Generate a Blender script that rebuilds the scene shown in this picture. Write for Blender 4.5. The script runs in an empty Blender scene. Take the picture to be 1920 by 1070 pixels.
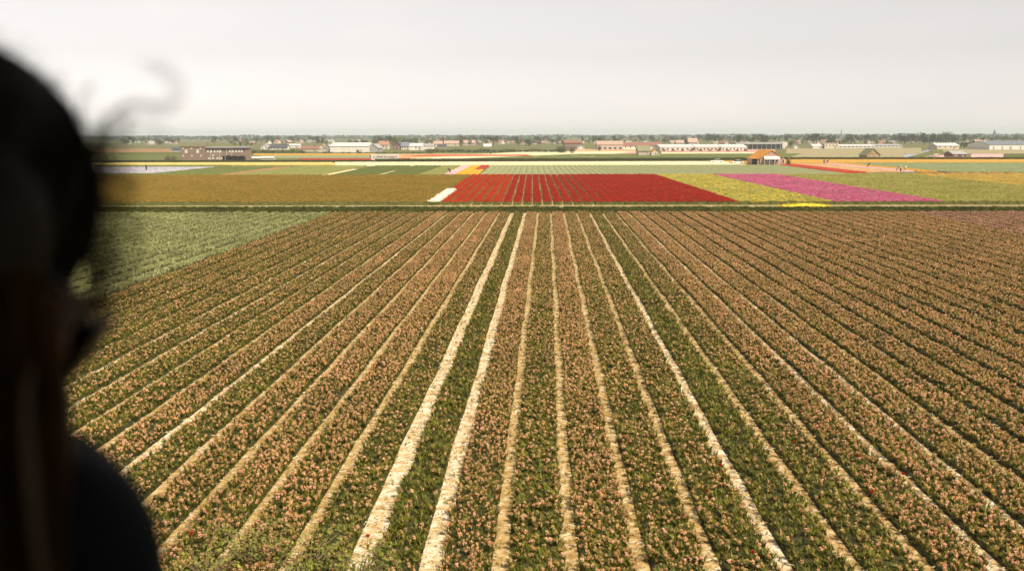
import bpy, bmesh, math, random
from mathutils import Vector, Matrix, Euler, noise as mnoise
random.seed(7)
R = math.radians
scn = bpy.context.scene
col = scn.collection
PI = math.pi

# ------------------------------------------------------------------ camera
F_PX, CX, CY, HOR, VPX, CAM_H = 2027.0, 960.0, 535.0, 253.0, 1026.0, 9.13
THETA = math.atan((CY - HOR) / F_PX)                       # pitch down
YAW = math.atan((VPX - CX) / F_PX * math.cos(THETA))       # the bed rows run along +Y
cam_d = bpy.data.cameras.new('camera')
cam = bpy.data.objects.new('camera', cam_d)
col.objects.link(cam)
cam.location = (0, 0, CAM_H)
ROLL = .0024                                              # the photograph leans a hair to the right
cam.rotation_euler = (Matrix.Rotation(YAW, 3, 'Z') @ Matrix.Rotation(PI / 2 - THETA, 3, 'X') @ Matrix.Rotation(-ROLL, 3, 'Z')).to_euler()
cam_d.sensor_width = 36.0
cam_d.lens = 36.0 * F_PX / 1920.0
cam_d.clip_start = 0.05
cam_d.clip_end = 30000
cam_d.dof.use_dof = True
cam_d.dof.focus_distance = 90.0
cam_d.dof.aperture_fstop = 3.3
scn.camera = cam

# ------------------------------------------------------------------ light
SUN_ELEV, SUN_AZ = R(49), R(136)          # azimuth clockwise from +Y (the view)
world = bpy.data.worlds.new('World')
scn.world = world
world.use_nodes = True
wn = world.node_tree
wn.nodes.clear()
w_out = wn.nodes.new('ShaderNodeOutputWorld')
w_bg = wn.nodes.new('ShaderNodeBackground')
w_sky = wn.nodes.new('ShaderNodeTexSky')
w_sky.sky_type = 'NISHITA'
w_sky.sun_disc = False
w_sky.sun_elevation = SUN_ELEV
w_sky.sun_rotation = SUN_AZ
w_sky.altitude = 0
w_sky.air_density = 1.0
w_sky.dust_density = 0.3
w_sky.ozone_density = 1.0
w_hsv = wn.nodes.new('ShaderNodeHueSaturation')
w_hsv.inputs['Saturation'].default_value = 0.10
w_bg.inputs['Strength'].default_value = 0.109
wn.links.new(w_sky.outputs[0], w_hsv.inputs['Color'])
w_tint = wn.nodes.new('ShaderNodeMix'); w_tint.data_type = 'RGBA'; w_tint.blend_type = 'MULTIPLY'
w_tint.inputs[0].default_value = 1.0; w_tint.inputs[7].default_value = (1.04, .975, .95, 1)      # even warm colour cast over the whole sky
w_geo = wn.nodes.new('ShaderNodeTexCoord'); w_map = wn.nodes.new('ShaderNodeMapping'); w_map.inputs['Scale'].default_value = (2.2, 2.2, 11)
w_nz = wn.nodes.new('ShaderNodeTexNoise'); w_nz.inputs['Scale'].default_value = 2.4; w_nz.inputs['Detail'].default_value = 7
w_rp = wn.nodes.new('ShaderNodeValToRGB')
w_rp.color_ramp.elements[0].position = .50; w_rp.color_ramp.elements[0].color = (1, 1, 1, 1)
w_rp.color_ramp.elements[1].position = .75; w_rp.color_ramp.elements[1].color = (1.07, 1.04, 1.035, 1)
w_cl = wn.nodes.new('ShaderNodeMix'); w_cl.data_type = 'RGBA'; w_cl.blend_type = 'MULTIPLY'; w_cl.inputs[0].default_value = 1.0
wn.links.new(w_geo.outputs['Generated'], w_map.inputs[0]); wn.links.new(w_map.outputs[0], w_nz.inputs['Vector']); wn.links.new(w_nz.outputs[0], w_rp.inputs[0])
wn.links.new(w_hsv.outputs[0], w_tint.inputs[6]); wn.links.new(w_tint.outputs[2], w_cl.inputs[6]); wn.links.new(w_rp.outputs[0], w_cl.inputs[7])
wn.links.new(w_cl.outputs[2], w_bg.inputs['Color'])
wn.links.new(w_bg.outputs[0], w_out.inputs['Surface'])

sun_d = bpy.data.lights.new('sun', 'SUN')
sun_d.energy = 4.9
sun_d.angle = R(0.8)
sun_d.color = (1.0, 0.885, 0.67)
sun = bpy.data.objects.new('sun', sun_d)
col.objects.link(sun)
sdir = Vector((math.sin(SUN_AZ) * math.cos(SUN_ELEV), math.cos(SUN_AZ) * math.cos(SUN_ELEV), math.sin(SUN_ELEV)))
sun.rotation_euler = (-sdir).to_track_quat('-Z', 'Y').to_euler()
sun.location = sdir * 50

vs = scn.view_settings
vs.view_transform = 'Standard'
vs.look = 'None'
vs.gamma = 1.0
vs.use_curve_mapping = False
vs.exposure = 0.2
scn.cycles.max_bounces = 6
scn.cycles.volume_bounces = 2
scn.cycles.transparent_max_bounces = 8

# ------------------------------------------------------------------ pixels to places
CFW = Vector((-math.sin(YAW), math.cos(YAW), 0))
CR = Vector((math.cos(YAW), math.sin(YAW), 0))
CF = CFW * math.cos(THETA) + Vector((0, 0, -math.sin(THETA)))
CU = CFW * math.sin(THETA) + Vector((0, 0, math.cos(THETA)))
CR, CU = CR * math.cos(ROLL) - CU * math.sin(ROLL), CU * math.cos(ROLL) + CR * math.sin(ROLL)
CAM = Vector((0, 0, CAM_H))

def ray(px, py):
    return CR * ((px - CX) / F_PX) + CU * ((CY - py) / F_PX) + CF
def G(px, py, z=0.0):                      # the point of the ground a pixel looks at
    d = ray(px, py)
    t = (z - CAM_H) / d.z
    return CAM + d * t
def CP(px, py, depth):
    return CAM + ray(px, py) * depth
def mpp(p):                                # metres per photograph pixel at a place
    return (Vector(p) - CAM).dot(CF) / F_PX

# ------------------------------------------------------------------ object helpers
def link(o, parent=None):
    col.objects.link(o)
    if parent is not None:
        o.parent = parent
    return o
def tag(o, label=None, cat=None, group=None, kind=None):
    if label: o['label'] = label
    if cat: o['category'] = cat
    if group: o['group'] = group
    if kind: o['kind'] = kind
    return o
def empty(name, loc=(0, 0, 0), rz=0.0):
    o = bpy.data.objects.new(name, None)
    o.location = loc
    o.rotation_euler = (0, 0, rz)
    o.empty_display_size = 0.2
    return link(o)
def mesh_from(name, verts, faces, mats, fmat=None, smooth=False):
    me = bpy.data.meshes.new(name)
    me.from_pydata([tuple(v) for v in verts], [], faces)
    if not isinstance(mats, (list, tuple)): mats = [mats]
    for m in mats: me.materials.append(m)
    if fmat: me.polygons.foreach_set('material_index', fmat)
    if smooth: me.polygons.foreach_set('use_smooth', [True] * len(me.polygons))
    me.update()
    return me
class MB:
    def __init__(self): self.v = []; self.f = []; self.m = []
    def add(self, vs, fs, mi=0):
        b = len(self.v)
        self.v += [Vector(x) for x in vs]
        self.f += [tuple(b + i for i in f) for f in fs]
        self.m += [mi] * len(fs)
        return self
    def box(self, x0, x1, y0, y1, z0, z1, mi=0):
        return self.add([(x0, y0, z0), (x1, y0, z0), (x1, y1, z0), (x0, y1, z0), (x0, y0, z1), (x1, y0, z1), (x1, y1, z1), (x0, y1, z1)],
            [(0, 3, 2, 1), (4, 5, 6, 7), (0, 1, 5, 4), (1, 2, 6, 5), (2, 3, 7, 6), (3, 0, 4, 7)], mi)
    def tube(self, pts, r, n=6, mi=0, r1=None, cap=True):
        pts = [Vector(p) for p in pts]
        if r1 is None: r1 = r
        rings = []
        for i, p in enumerate(pts):
            a = pts[max(0, i - 1)]; b = pts[min(len(pts) - 1, i + 1)]
            d = (b - a).normalized() if (b - a).length > 1e-9 else Vector((0, 0, 1))
            u = d.orthogonal().normalized() if i == 0 else (u - d * u.dot(d)).normalized()
            w = d.cross(u)
            rr = r + (r1 - r) * i / max(1, len(pts) - 1)
            rings.append([p + (u * math.cos(k * 2 * PI / n) + w * math.sin(k * 2 * PI / n)) * rr for k in range(n)])
        vs = [x for q in rings for x in q]; fs = []
        for i in range(len(rings) - 1):
            for k in range(n):
                fs.append((i * n + k, i * n + (k + 1) % n, (i + 1) * n + (k + 1) % n, (i + 1) * n + k))
        if cap:
            fs.append(tuple(range(n))[::-1]); fs.append(tuple((len(rings) - 1) * n + k for k in range(n)))
        return self.add(vs, fs, mi)
    def ball(self, c, rx, ry=None, rz=None, nu=10, nv=7, mi=0, rot=None):
        ry = ry or rx; rz = rz or rx
        c = Vector(c); vs = []; fs = []
        for j in range(nv + 1):
            t = PI * j / nv
            for i in range(nu):
                a = 2 * PI * i / nu
                p = Vector((rx * math.sin(t) * math.cos(a), ry * math.sin(t) * math.sin(a), rz * math.cos(t)))
                if rot is not None: p = rot @ p
                vs.append(c + p)
        for j in range(nv):
            for i in range(nu):
                fs.append((j * nu + i, (j + 1) * nu + i, (j + 1) * nu + (i + 1) % nu, j * nu + (i + 1) % nu))
        return self.add(vs, fs, mi)
    def mesh(self, name, mats, smooth=False):
        return mesh_from(name, self.v, self.f, mats, self.m, smooth)
    def build(self, name, mats, parent=None, smooth=False):
        return link(bpy.data.objects.new(name, self.mesh(name, mats, smooth)), parent)

# ------------------------------------------------------------------ materials
def ramp(nt, stops, src):
    r = nt.nodes.new('ShaderNodeValToRGB')
    while len(r.color_ramp.elements) < len(stops): r.color_ramp.elements.new(0.5)
    for e, (p, c) in zip(r.color_ramp.elements, stops):
        e.position = p; e.color = (*c, 1)
    nt.links.new(src, r.inputs[0])
    return r
def mat(name, c1, c2=None, scale=2.0, rough=0.85, rnd=0.0, bump=0.0, bscale=None, detail=4.0, c3=None, spec=0.25, metal=0.0, lo=0.35, hi=0.65, stretch=None):
    """procedural material: two or three colours of the thing mixed by world-position noise, optional per-copy variation"""
    m = bpy.data.materials.new(name); m.use_nodes = True
    nt = m.node_tree; b = nt.nodes['Principled BSDF']
    b.inputs['Roughness'].default_value = rough
    b.inputs['Metallic'].default_value = metal
    b.inputs['Specular IOR Level'].default_value = spec
    geo = nt.nodes.new('ShaderNodeNewGeometry')
    pos = geo.outputs['Position']
    if stretch:
        mp = nt.nodes.new('ShaderNodeMapping'); mp.inputs['Scale'].default_value = stretch
        nt.links.new(pos, mp.inputs[0]); pos = mp.outputs[0]
    c2 = c2 or tuple(x * 0.8 for x in c1)
    nz = nt.nodes.new('ShaderNodeTexNoise'); nz.inputs['Scale'].default_value = scale; nz.inputs['Detail'].default_value = detail
    nt.links.new(pos, nz.inputs['Vector'])
    stops = [(lo, c1), (hi, c2)] if c3 is None else [(lo, c1), ((lo + hi) / 2, c2), (hi, c3)]
    out = ramp(nt, stops, nz.outputs[0]).outputs[0]
    if rnd > 0:
        oi = nt.nodes.new('ShaderNodeObjectInfo')
        mr = nt.nodes.new('ShaderNodeMapRange'); mr.inputs[3].default_value = 1 - rnd; mr.inputs[4].default_value = 1 + rnd
        nt.links.new(oi.outputs['Random'], mr.inputs[0])
        hs = nt.nodes.new('ShaderNodeHueSaturation'); nt.links.new(mr.outputs[0], hs.inputs['Value']); nt.links.new(out, hs.inputs['Color'])
        out = hs.outputs[0]
    nt.links.new(out, b.inputs['Base Color'])
    if bump > 0:
        n2 = nt.nodes.new('ShaderNodeTexNoise'); n2.inputs['Scale'].default_value = bscale or scale * 4; n2.inputs['Detail'].default_value = 5
        nt.links.new(geo.outputs['Position'], n2.inputs['Vector'])
        bp = nt.nodes.new('ShaderNodeBump'); bp.inputs['Strength'].default_value = bump; bp.inputs['Distance'].default_value = 0.05
        nt.links.new(n2.outputs[0], bp.inputs['Height']); nt.links.new(bp.outputs[0], b.inputs['Normal'])
    return m
def mat_random(name, stops, rough=0.8, patch=0.0, pscale=0.2, spec=0.2):
    """colour picked per copy of a plant, with a slow drift over the field"""
    m = bpy.data.materials.new(name); m.use_nodes = True
    nt = m.node_tree; b = nt.nodes['Principled BSDF']
    b.inputs['Roughness'].default_value = rough; b.inputs['Specular IOR Level'].default_value = spec
    oi = nt.nodes.new('ShaderNodeObjectInfo')
    out = ramp(nt, stops, oi.outputs['Random']).outputs[0]
    if patch > 0:
        geo = nt.nodes.new('ShaderNodeNewGeometry')
        nz = nt.nodes.new('ShaderNodeTexNoise'); nz.inputs['Scale'].default_value = pscale; nz.inputs['Detail'].default_value = 3
        nt.links.new(geo.outputs['Position'], nz.inputs['Vector'])
        mr = nt.nodes.new('ShaderNodeMapRange'); mr.inputs[1].default_value = .3; mr.inputs[2].default_value = .7
        mr.inputs[3].default_value = 1 - patch; mr.inputs[4].default_value = 1 + patch
        nt.links.new(nz.outputs[0], mr.inputs[0])
        hs = nt.nodes.new('ShaderNodeHueSaturation'); nt.links.new(mr.outputs[0], hs.inputs['Value']); nt.links.new(out, hs.inputs['Color'])
        out = hs.outputs[0]
    nt.links.new(out, b.inputs['Base Color'])
    return m

M = {}
M['ground'] = mat('field_green', (.10, .12, .03), (.16, .16, .05), .02, c3=(.13, .115, .045), bump=.3, bscale=3)
M['soil'] = mat('dark_soil', (.034, .034, .010), (.060, .054, .018), 2.0, bump=.5, bscale=12)
M['sand'] = mat('straw_path', (.34, .20, .065), (.52, .35, .14), 3.2, c3=(.72, .58, .36), bump=.5, bscale=30, detail=12, lo=.34, hi=.68)
M['sand_white'] = mat('bleached_straw_path', (.48, .31, .12), (.68, .51, .29), 2.6, c3=(.83, .74, .60), bump=.5, bscale=30, detail=12, lo=.32, hi=.60)
M['sand_thin'] = mat('shaded_straw_path', (.09, .075, .02), (.20, .15, .055), 1.6, c3=(.40, .30, .14), bump=.5, bscale=18, detail=8)  # shadow of the furrows is darkened into the straw colour
M['track'] = mat('sandy_track', (.48, .41, .24), (.38, .33, .16), .5, c3=(.22, .20, .07), bump=.4, bscale=8, lo=.3, hi=.75)
M['grass'] = mat('verge_grass', (.055, .065, .010), (.10, .105, .016), .7, bump=.6, bscale=6)
M['grass_blade'] = mat_random('grass_blades', [(0, (.034, .040, .004)), (.5, (.065, .070, .007)), (1, (.13, .12, .016))], patch=.3)
M['hy_leaf'] = mat_random('hyacinth_leaves', [(0, (.072, .080, .006)), (.5, (.120, .124, .009)), (1, (.20, .18, .018))], rough=.55, patch=.25, pscale=.35, spec=.3)
M['hy_flower'] = mat_random('faded_hyacinth_heads', [(0, (.46, .23, .09)), (.25, (.64, .36, .165)), (.5, (.70, .40, .20)), (.72, (.80, .46, .32)), (.86, (.56, .36, .14)), (1, (.42, .31, .09))], patch=.18)
M['hy_pink'] = mat_random('pink_hyacinth_heads', [(0, (.56, .24, .20)), (.5, (.70, .36, .31)), (1, (.78, .46, .42))], patch=.15)
M['tu_leaf_grey'] = mat_random('grey_green_leaves', [(0, (.22, .235, .085)), (.5, (.31, .32, .13)), (1, (.40, .40, .19))], patch=.25)
M['stem'] = mat('tulip_stems', (.17, .18, .045), (.24, .23, .07), 3)
def flower_mats(key, stops):
    M['fl_' + key] = mat_random(key + '_flower_heads', stops, patch=.12, pscale=.15)
flower_mats('red', [(0, (.29, .008, .004)), (.5, (.39, .013, .006)), (1, (.45, .028, .008))])
flower_mats('scarlet', [(0, (.42, .020, .004)), (.5, (.52, .038, .007)), (1, (.55, .06, .010))])
flower_mats('pink', [(0, (.52, .07, .17)), (.5, (.64, .14, .29)), (1, (.72, .26, .41))])
flower_mats('yellow', [(0, (.38, .38, .10)), (.55, (.46, .44, .14)), (.68, (.80, .58, .05)), (1, (.84, .64, .08))])
flower_mats('brown', [(0, (.22, .14, .020)), (.4, (.31, .195, .028)), (.7, (.40, .22, .030)), (1, (.27, .235, .05))])
flower_mats('olive', [(0, (.34, .33, .065)), (.5, (.44, .40, .10)), (1, (.54, .47, .16))])
flower_mats('gold', [(0, (.58, .42, .09)), (.5, (.76, .48, .08)), (1, (.62, .52, .18))])
flower_mats('white', [(0, (.80, .77, .64)), (1, (.88, .86, .76))])
flower_mats('lemon', [(0, (.80, .55, .02)), (1, (.88, .66, .04))])

# ------------------------------------------------------------------ scatter (plants too many to count)
def scatter_group():
    ng = bpy.data.node_groups.new('scatter_plants', 'GeometryNodeTree')
    I = ng.interface
    I.new_socket('Geometry', in_out='INPUT', socket_type='NodeSocketGeometry')
    s_c = I.new_socket('Plants', in_out='INPUT', socket_type='NodeSocketCollection')
    s_d = I.new_socket('Density', in_out='INPUT', socket_type='NodeSocketFloat')
    s_a = I.new_socket('Small', in_out='INPUT', socket_type='NodeSocketFloat')
    s_b = I.new_socket('Large', in_out='INPUT', socket_type='NodeSocketFloat')
    s_s = I.new_socket('Seed', in_out='INPUT', socket_type='NodeSocketInt')
    I.new_socket('Geometry', in_out='OUTPUT', socket_type='NodeSocketGeometry')
    N = ng.nodes; L = ng.links
    gi = N.new('NodeGroupInput'); go = N.new('NodeGroupOutput')
    dp = N.new('GeometryNodeDistributePointsOnFaces')
    at = N.new('GeometryNodeInputNamedAttribute'); at.data_type = 'FLOAT'; at.inputs['Name'].default_value = 'dens'
    mu = N.new('ShaderNodeMath'); mu.operation = 'MULTIPLY'
    ci = N.new('GeometryNodeCollectionInfo'); ci.inputs['Separate Children'].default_value = True; ci.inputs['Reset Children'].default_value = True
    ip = N.new('GeometryNodeInstanceOnPoints'); ip.inputs['Pick Instance'].default_value = True
    rr = N.new('FunctionNodeRandomValue'); rr.data_type = 'FLOAT_VECTOR'
    rr.inputs[0].default_value = (-.16, -.16, 0); rr.inputs[1].default_value = (.16, .16, 6.283)
    rs = N.new('FunctionNodeRandomValue'); rs.data_type = 'FLOAT'
    L.new(gi.outputs['Geometry'], dp.inputs['Mesh'])
    nz = N.new('ShaderNodeTexNoise'); nz.inputs['Scale'].default_value = 1.7; nz.inputs['Detail'].default_value = 2
    pn = N.new('GeometryNodeInputPosition'); ad = N.new('ShaderNodeVectorMath'); ad.operation = 'ADD'; cx = N.new('ShaderNodeCombineXYZ')
    L.new(gi.outputs['Seed'], cx.inputs[2]); L.new(pn.outputs[0], ad.inputs[0]); L.new(cx.outputs[0], ad.inputs[1]); L.new(ad.outputs[0], nz.inputs['Vector'])
    mr = N.new('ShaderNodeMapRange'); mr.inputs[1].default_value = .32; mr.inputs[2].default_value = .68; mr.inputs[3].default_value = .68; mr.inputs[4].default_value = 1.35
    m2 = N.new('ShaderNodeMath'); m2.operation = 'MULTIPLY'
    L.new(nz.outputs[0], mr.inputs[0]); L.new(mr.outputs[0], m2.inputs[0]); L.new(at.outputs[0], m2.inputs[1])
    L.new(m2.outputs[0], mu.inputs[0]); L.new(gi.outputs['Density'], mu.inputs[1]); L.new(mu.outputs[0], dp.inputs['Density'])
    L.new(gi.outputs['Seed'], dp.inputs['Seed'])
    L.new(gi.outputs['Plants'], ci.inputs['Collection'])
    L.new(dp.outputs['Points'], ip.inputs['Points'])
    L.new(ci.outputs[0], ip.inputs['Instance'])
    L.new(rr.outputs[0], ip.inputs['Rotation'])
    L.new(gi.outputs['Small'], rs.inputs[2]); L.new(gi.outputs['Large'], rs.inputs[3]); L.new(gi.outputs['Seed'], rs.inputs['Seed'])
    L.new(rs.outputs[1], ip.inputs['Scale'])
    L.new(ip.outputs[0], go.inputs[0])
    return ng, [s.identifier for s in (s_c, s_d, s_a, s_b, s_s)]
SG, SID = scatter_group()
def add_scatter(o, coll, dens, smin, smax, seed):
    md = o.modifiers.new('plants', 'NODES'); md.node_group = SG
    for k, v in zip(SID, (coll, dens, smin, smax, seed)): md[k] = v
    return md
def plant_coll(name, meshes):
    c = bpy.data.collections.new(name)
    for i, me in enumerate(meshes):
        c.objects.link(bpy.data.objects.new('%s_plant_%02d' % (name, i), me))
    return c
def leaf_blade(mb, base, az, length, width, lean, mi=0, droop=.5):
    d = Vector((math.cos(az), math.sin(az), 0)); s = Vector((-d.y, d.x, 0)) * width / 2
    p0 = Vector(base); p1 = p0 + d * length * .45 * math.sin(lean) + Vector((0, 0, length * .55 * math.cos(lean)))
    p2 = p1 + d * length * .5 * math.sin(lean + droop) + Vector((0, 0, length * .45 * math.cos(lean + droop)))
    mb.add([p0 - s * .6, p0 + s * .6, p1 + s, p1 - s, p2], [(0, 1, 2, 3), (3, 2, 4)], mi)
def spike(mb, z0, z1, r, rng, mi):
    """a loose head of small florets round a stalk"""
    for j in range(15):
        a = rng.uniform(0, 6.283); z = rng.uniform(z0, z1); q = r * rng.uniform(.45, 1.1)
        c = Vector((q * math.cos(a), q * math.sin(a), z)); u = Vector((rng.gauss(0, 1), rng.gauss(0, 1), rng.gauss(0, 1))).normalized()
        v = u.orthogonal().normalized(); w = u.cross(v); e = rng.uniform(.014, .023)
        mb.add([c + u * e, c + v * e - u * e * .4, c - v * e * .6 + w * e - u * e * .4, c - v * e * .6 - w * e - u * e * .4], [(0, 1, 2), (0, 2, 3), (0, 3, 1)], mi)
def hyacinth(seed, flower, fm):
    rng = random.Random(seed); mb = MB()
    for i in range(rng.randint(9, 12)):
        leaf_blade(mb, (rng.uniform(-.02, .02), rng.uniform(-.02, .02), 0), rng.uniform(0, 6.28), rng.uniform(.18, .30), rng.uniform(.024, .040), rng.uniform(.15, .80), 0, rng.uniform(.2, .7))
    if flower:
        h = rng.uniform(.10, .19)
        mb.tube([(0, 0, 0), (rng.uniform(-.02, .02), 0, h)], .008, 3, 0, cap=False)
        spike(mb, h - .015, h + rng.uniform(.05, .085), rng.uniform(.026, .036), rng, 1)
    return mb.mesh('hyacinth', [M['hy_leaf'], fm])
def tulip_clump(seed, fm, sm, n=6, spread=.2, frac=1.0):
    rng = random.Random(seed); mb = MB()
    for i in range(n):
        x, y = rng.uniform(-spread, spread), rng.uniform(-spread, spread)
        h = rng.uniform(.30, .42)
        leaf_blade(mb, (x, y, 0), rng.uniform(0, 6.28), rng.uniform(.22, .32), .05, rng.uniform(.2, .6), 0)
        leaf_blade(mb, (x, y, 0), rng.uniform(0, 6.28), rng.uniform(.22, .32), .05, rng.uniform(.2, .6), 0)
        if rng.random() < frac:
            r = rng.uniform(.028, .038)
            vs = [(x, y, h - .01)] + [(x + r * math.cos(a), y + r * math.sin(a), h + .025) for a in (0, 1.26, 2.51, 3.77, 5.03)] + \
                 [(x + r * .8 * math.cos(a), y + r * .8 * math.sin(a), h + .07) for a in (.6, 1.86, 3.1, 4.4, 5.6)]
            fs = [(0, 1 + (i + 1) % 5, 1 + i) for i in range(5)] + [(1 + i, 1 + (i + 1) % 5, 6 + i) for i in range(5)] + [(1 + (i + 1) % 5, 6 + (i + 1) % 5, 6 + i) for i in range(5)] + [(6, 7, 8, 9, 10)]
            mb.add(vs, fs, 1)
            mb.tube([(x, y, 0), (x, y, h)], .006, 3, 0, cap=False)
    return mb.mesh('tulip_clump', [sm, fm])
def leaf_tuft(seed, m, n=9, hmin=.16, hmax=.3, w=.04, spread=.12):
    rng = random.Random(seed); mb = MB()
    for i in range(n):
        leaf_blade(mb, (rng.uniform(-spread, spread), rng.uniform(-spread, spread), 0), rng.uniform(0, 6.28), rng.uniform(hmin, hmax), w, rng.uniform(.1, .8), 0, rng.uniform(.2, .7))
    return mb.mesh('leaf_tuft', [m])

PC = {}
PC['hy'] = plant_coll('hyacinth', [hyacinth(i, i < 7, M['hy_flower']) for i in range(9)])
PC['hy_green'] = plant_coll('hyacinth_green', [hyacinth(20 + i, i < 2, M['hy_flower']) for i in range(10)])
PC['hy_mix'] = plant_coll('hyacinth_mixed', [hyacinth(50 + i, i < 4, M['hy_flower']) for i in range(9)])
PC['hy_pink'] = plant_coll('hyacinth_pink', [hyacinth(40 + i, i < 6, M['hy_pink'] if i < 4 else M['hy_flower']) for i in range(7)])
PC['grey'] = plant_coll('grey_leaves', [leaf_tuft(60 + i, M['tu_leaf_grey'], 10, .18, .34, .045) for i in range(4)])
PC['grass'] = plant_coll('grass', [leaf_tuft(70 + i, M['grass_blade'], 22, .12, .34, .03, .25) for i in range(4)])
for k in ('red', 'scarlet', 'pink', 'yellow', 'brown', 'olive', 'gold', 'white', 'lemon'):
    PC[k] = plant_coll('tulip_' + k, [tulip_clump(100 + i, M['fl_' + k], M['stem'], 9 if k in ('white', 'lemon', 'red', 'scarlet') else 7, .22, 1.0) for i in range(4)])

def strip_mesh(name, w, y0, y1, step, m, z=0.0, dens=None, wob=.03, crown=0.0, thick=0.0):
    """a strip along +Y, slightly wavy edges, optional rounded crown and sides"""
    n = max(1, int((y1 - y0) / step)); vs = []; fs = []; dv = []
    prof = [(-.5, 0), (-.42, thick), (0, thick + crown), (.42, thick), (.5, 0)] if thick > 0 else [(-.5, 0), (.5, 0)]
    K = len(prof)
    for i in range(n + 1):
        y = y0 + (y1 - y0) * i / n
        a = wob * (math.sin(y * .35) + .6 * math.sin(y * .93 + 1))
        for (q, h) in prof:
            j = (mnoise.noise(Vector((q * 3, y * .6, w * 7))) * .07) * w if thick == 0 else mnoise.noise(Vector((q * 3, y * .6, w * 7))) * .03 * w
            vs.append((q * w + a + (j if q != 0 else 0), y, z + h))
            dv.append(dens(y) if dens else 1.0)
    for i in range(n):
        for k in range(K - 1):
            fs.append((i * K + k, i * K + k + 1, (i + 1) * K + k + 1, (i + 1) * K + k))
    if thick > 0:
        fs.append(tuple(range(K))[::-1]); fs.append(tuple(n * K + k for k in range(K)))
    me = mesh_from(name, vs, fs, m)
    at = me.attributes.new('dens', 'FLOAT', 'POINT'); at.data.foreach_set('value', dv)
    return me

# ------------------------------------------------------------------ ground
g = MB()
rings = [0, 30, 150, 600, 2000, 8500]
gv = [(0, 0, 0)]; gf = []
for r in rings[1:]:
    for i in range(32): gv.append((r * math.cos(i * PI / 16), r * math.sin(i * PI / 16), 0))
for i in range(32): gf.append((0, 1 + i, 1 + (i + 1) % 32))
for k in range(len(rings) - 2):
    for i in range(32): gf.append((1 + k * 32 + i, 1 + (k + 1) * 32 + i, 1 + (k + 1) * 32 + (i + 1) % 32, 1 + k * 32 + (i + 1) % 32))
tag(link(bpy.data.objects.new('ground', mesh_from('ground', gv, gf, M['ground']))), kind='structure')
YF0, YF1 = 13.0, G(1026, 400.0).y          # the near field, front and far end
soil = MB(); soil.add([(-80, YF0 - 4, .005), (72, YF0 - 4, .005), (72, YF1 + .4, .005), (-80, YF1 + .4, .005)], [(0, 1, 2, 3)])
tag(soil.build('field_soil', M['soil']), kind='structure')

# ------------------------------------------------------------------ near field: hyacinth beds and straw paths
PITCH, OFF = 1.5, 0.5
def path_style(k):
    if k == -3: return ('sand_white', .54)
    if k == -2: return ('sand_white', .46)
    if k == 3: return ('sand_white', .37)
    if k in (-11, -12, -8): return ('sand_white', .36)
    if k in (6, 7): return ('sand_white', .35)
    if -12 <= k <= 8: return ('sand', .34)
    return ('sand_thin', .32)
KMIN, KMAX = -17, 42
def start_y(x):
    vis = (abs(x) - 4) / .50
    for s in (62, 42, 26):
        if vis > s: return float(s - 4)
    return YF0
for k in range(KMIN, KMAX + 1):
    x = OFF + PITCH * k; st, w = path_style(k)
    me = strip_mesh('path', w, start_y(x), YF1, .45, M[st], z=.012, wob=.02)
    o = link(bpy.data.objects.new('straw_path', me)); o.location.x = x
    tag(o, kind='structure')
M['straw'] = mat_random('loose_straw', [(0, (.42, .27, .09)), (.5, (.66, .50, .25)), (1, (.82, .74, .56))])
M['clod'] = mat_random('soil_clods', [(0, (.16, .10, .04)), (.6, (.40, .28, .13)), (1, (.60, .48, .28))])
def straw_mesh(seed):
    rng = random.Random(seed); mb = MB()
    for i in range(7):
        a = rng.uniform(0, 6.28); L = rng.uniform(.06, .16); c = Vector((rng.uniform(-.12, .12), rng.uniform(-.12, .12), rng.uniform(.004, .03)))
        d = Vector((math.cos(a), math.sin(a), rng.uniform(-.1, .15))); q = Vector((-d.y, d.x, 0)) * .006
        mb.add([c - d * L / 2 - q, c - d * L / 2 + q, c + d * L / 2 + q, c + d * L / 2 - q, c + Vector((0, 0, .012))], [(0, 1, 4), (1, 2, 4), (2, 3, 4), (3, 0, 4)])
    return mb.mesh('straw', M['straw'])
def clod_mesh(seed):
    rng = random.Random(seed); mb = MB()
    for i in range(3):
        c = Vector((rng.uniform(-.12, .12), rng.uniform(-.12, .12), .008)); r = rng.uniform(.012, .03)
        mb.add([c + Vector((r * math.cos(a) * rng.uniform(.7, 1.2), r * math.sin(a), -.01)) for a in (0, 1.26, 2.5, 3.8, 5)] + [c + Vector((0, 0, r))], [(0, 1, 5), (1, 2, 5), (2, 3, 5), (3, 4, 5), (4, 0, 5)])
    return mb.mesh('clods', M['clod'])
PC['straw'] = plant_coll('straw', [straw_mesh(i) for i in range(5)] + [clod_mesh(i) for i in range(3)] + [leaf_tuft(80, M['hy_leaf'], 5, .06, .14, .02, .05)])
for o in [o for o in col.objects if o.name.startswith('straw_path') and abs(o.location.x) < 20]:
    q = link(bpy.data.objects.new('loose_straw', o.data), o); q['kind'] = 'stuff'
    add_scatter(q, PC['straw'], 26.0, .7, 1.4, 4000 + int(o.location.x * 2))
dens_hy = lambda y: 1.0 if y < 40 else max(.85, 1.0 - (y - 40) / 400)
bed_cache = {}
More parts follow.
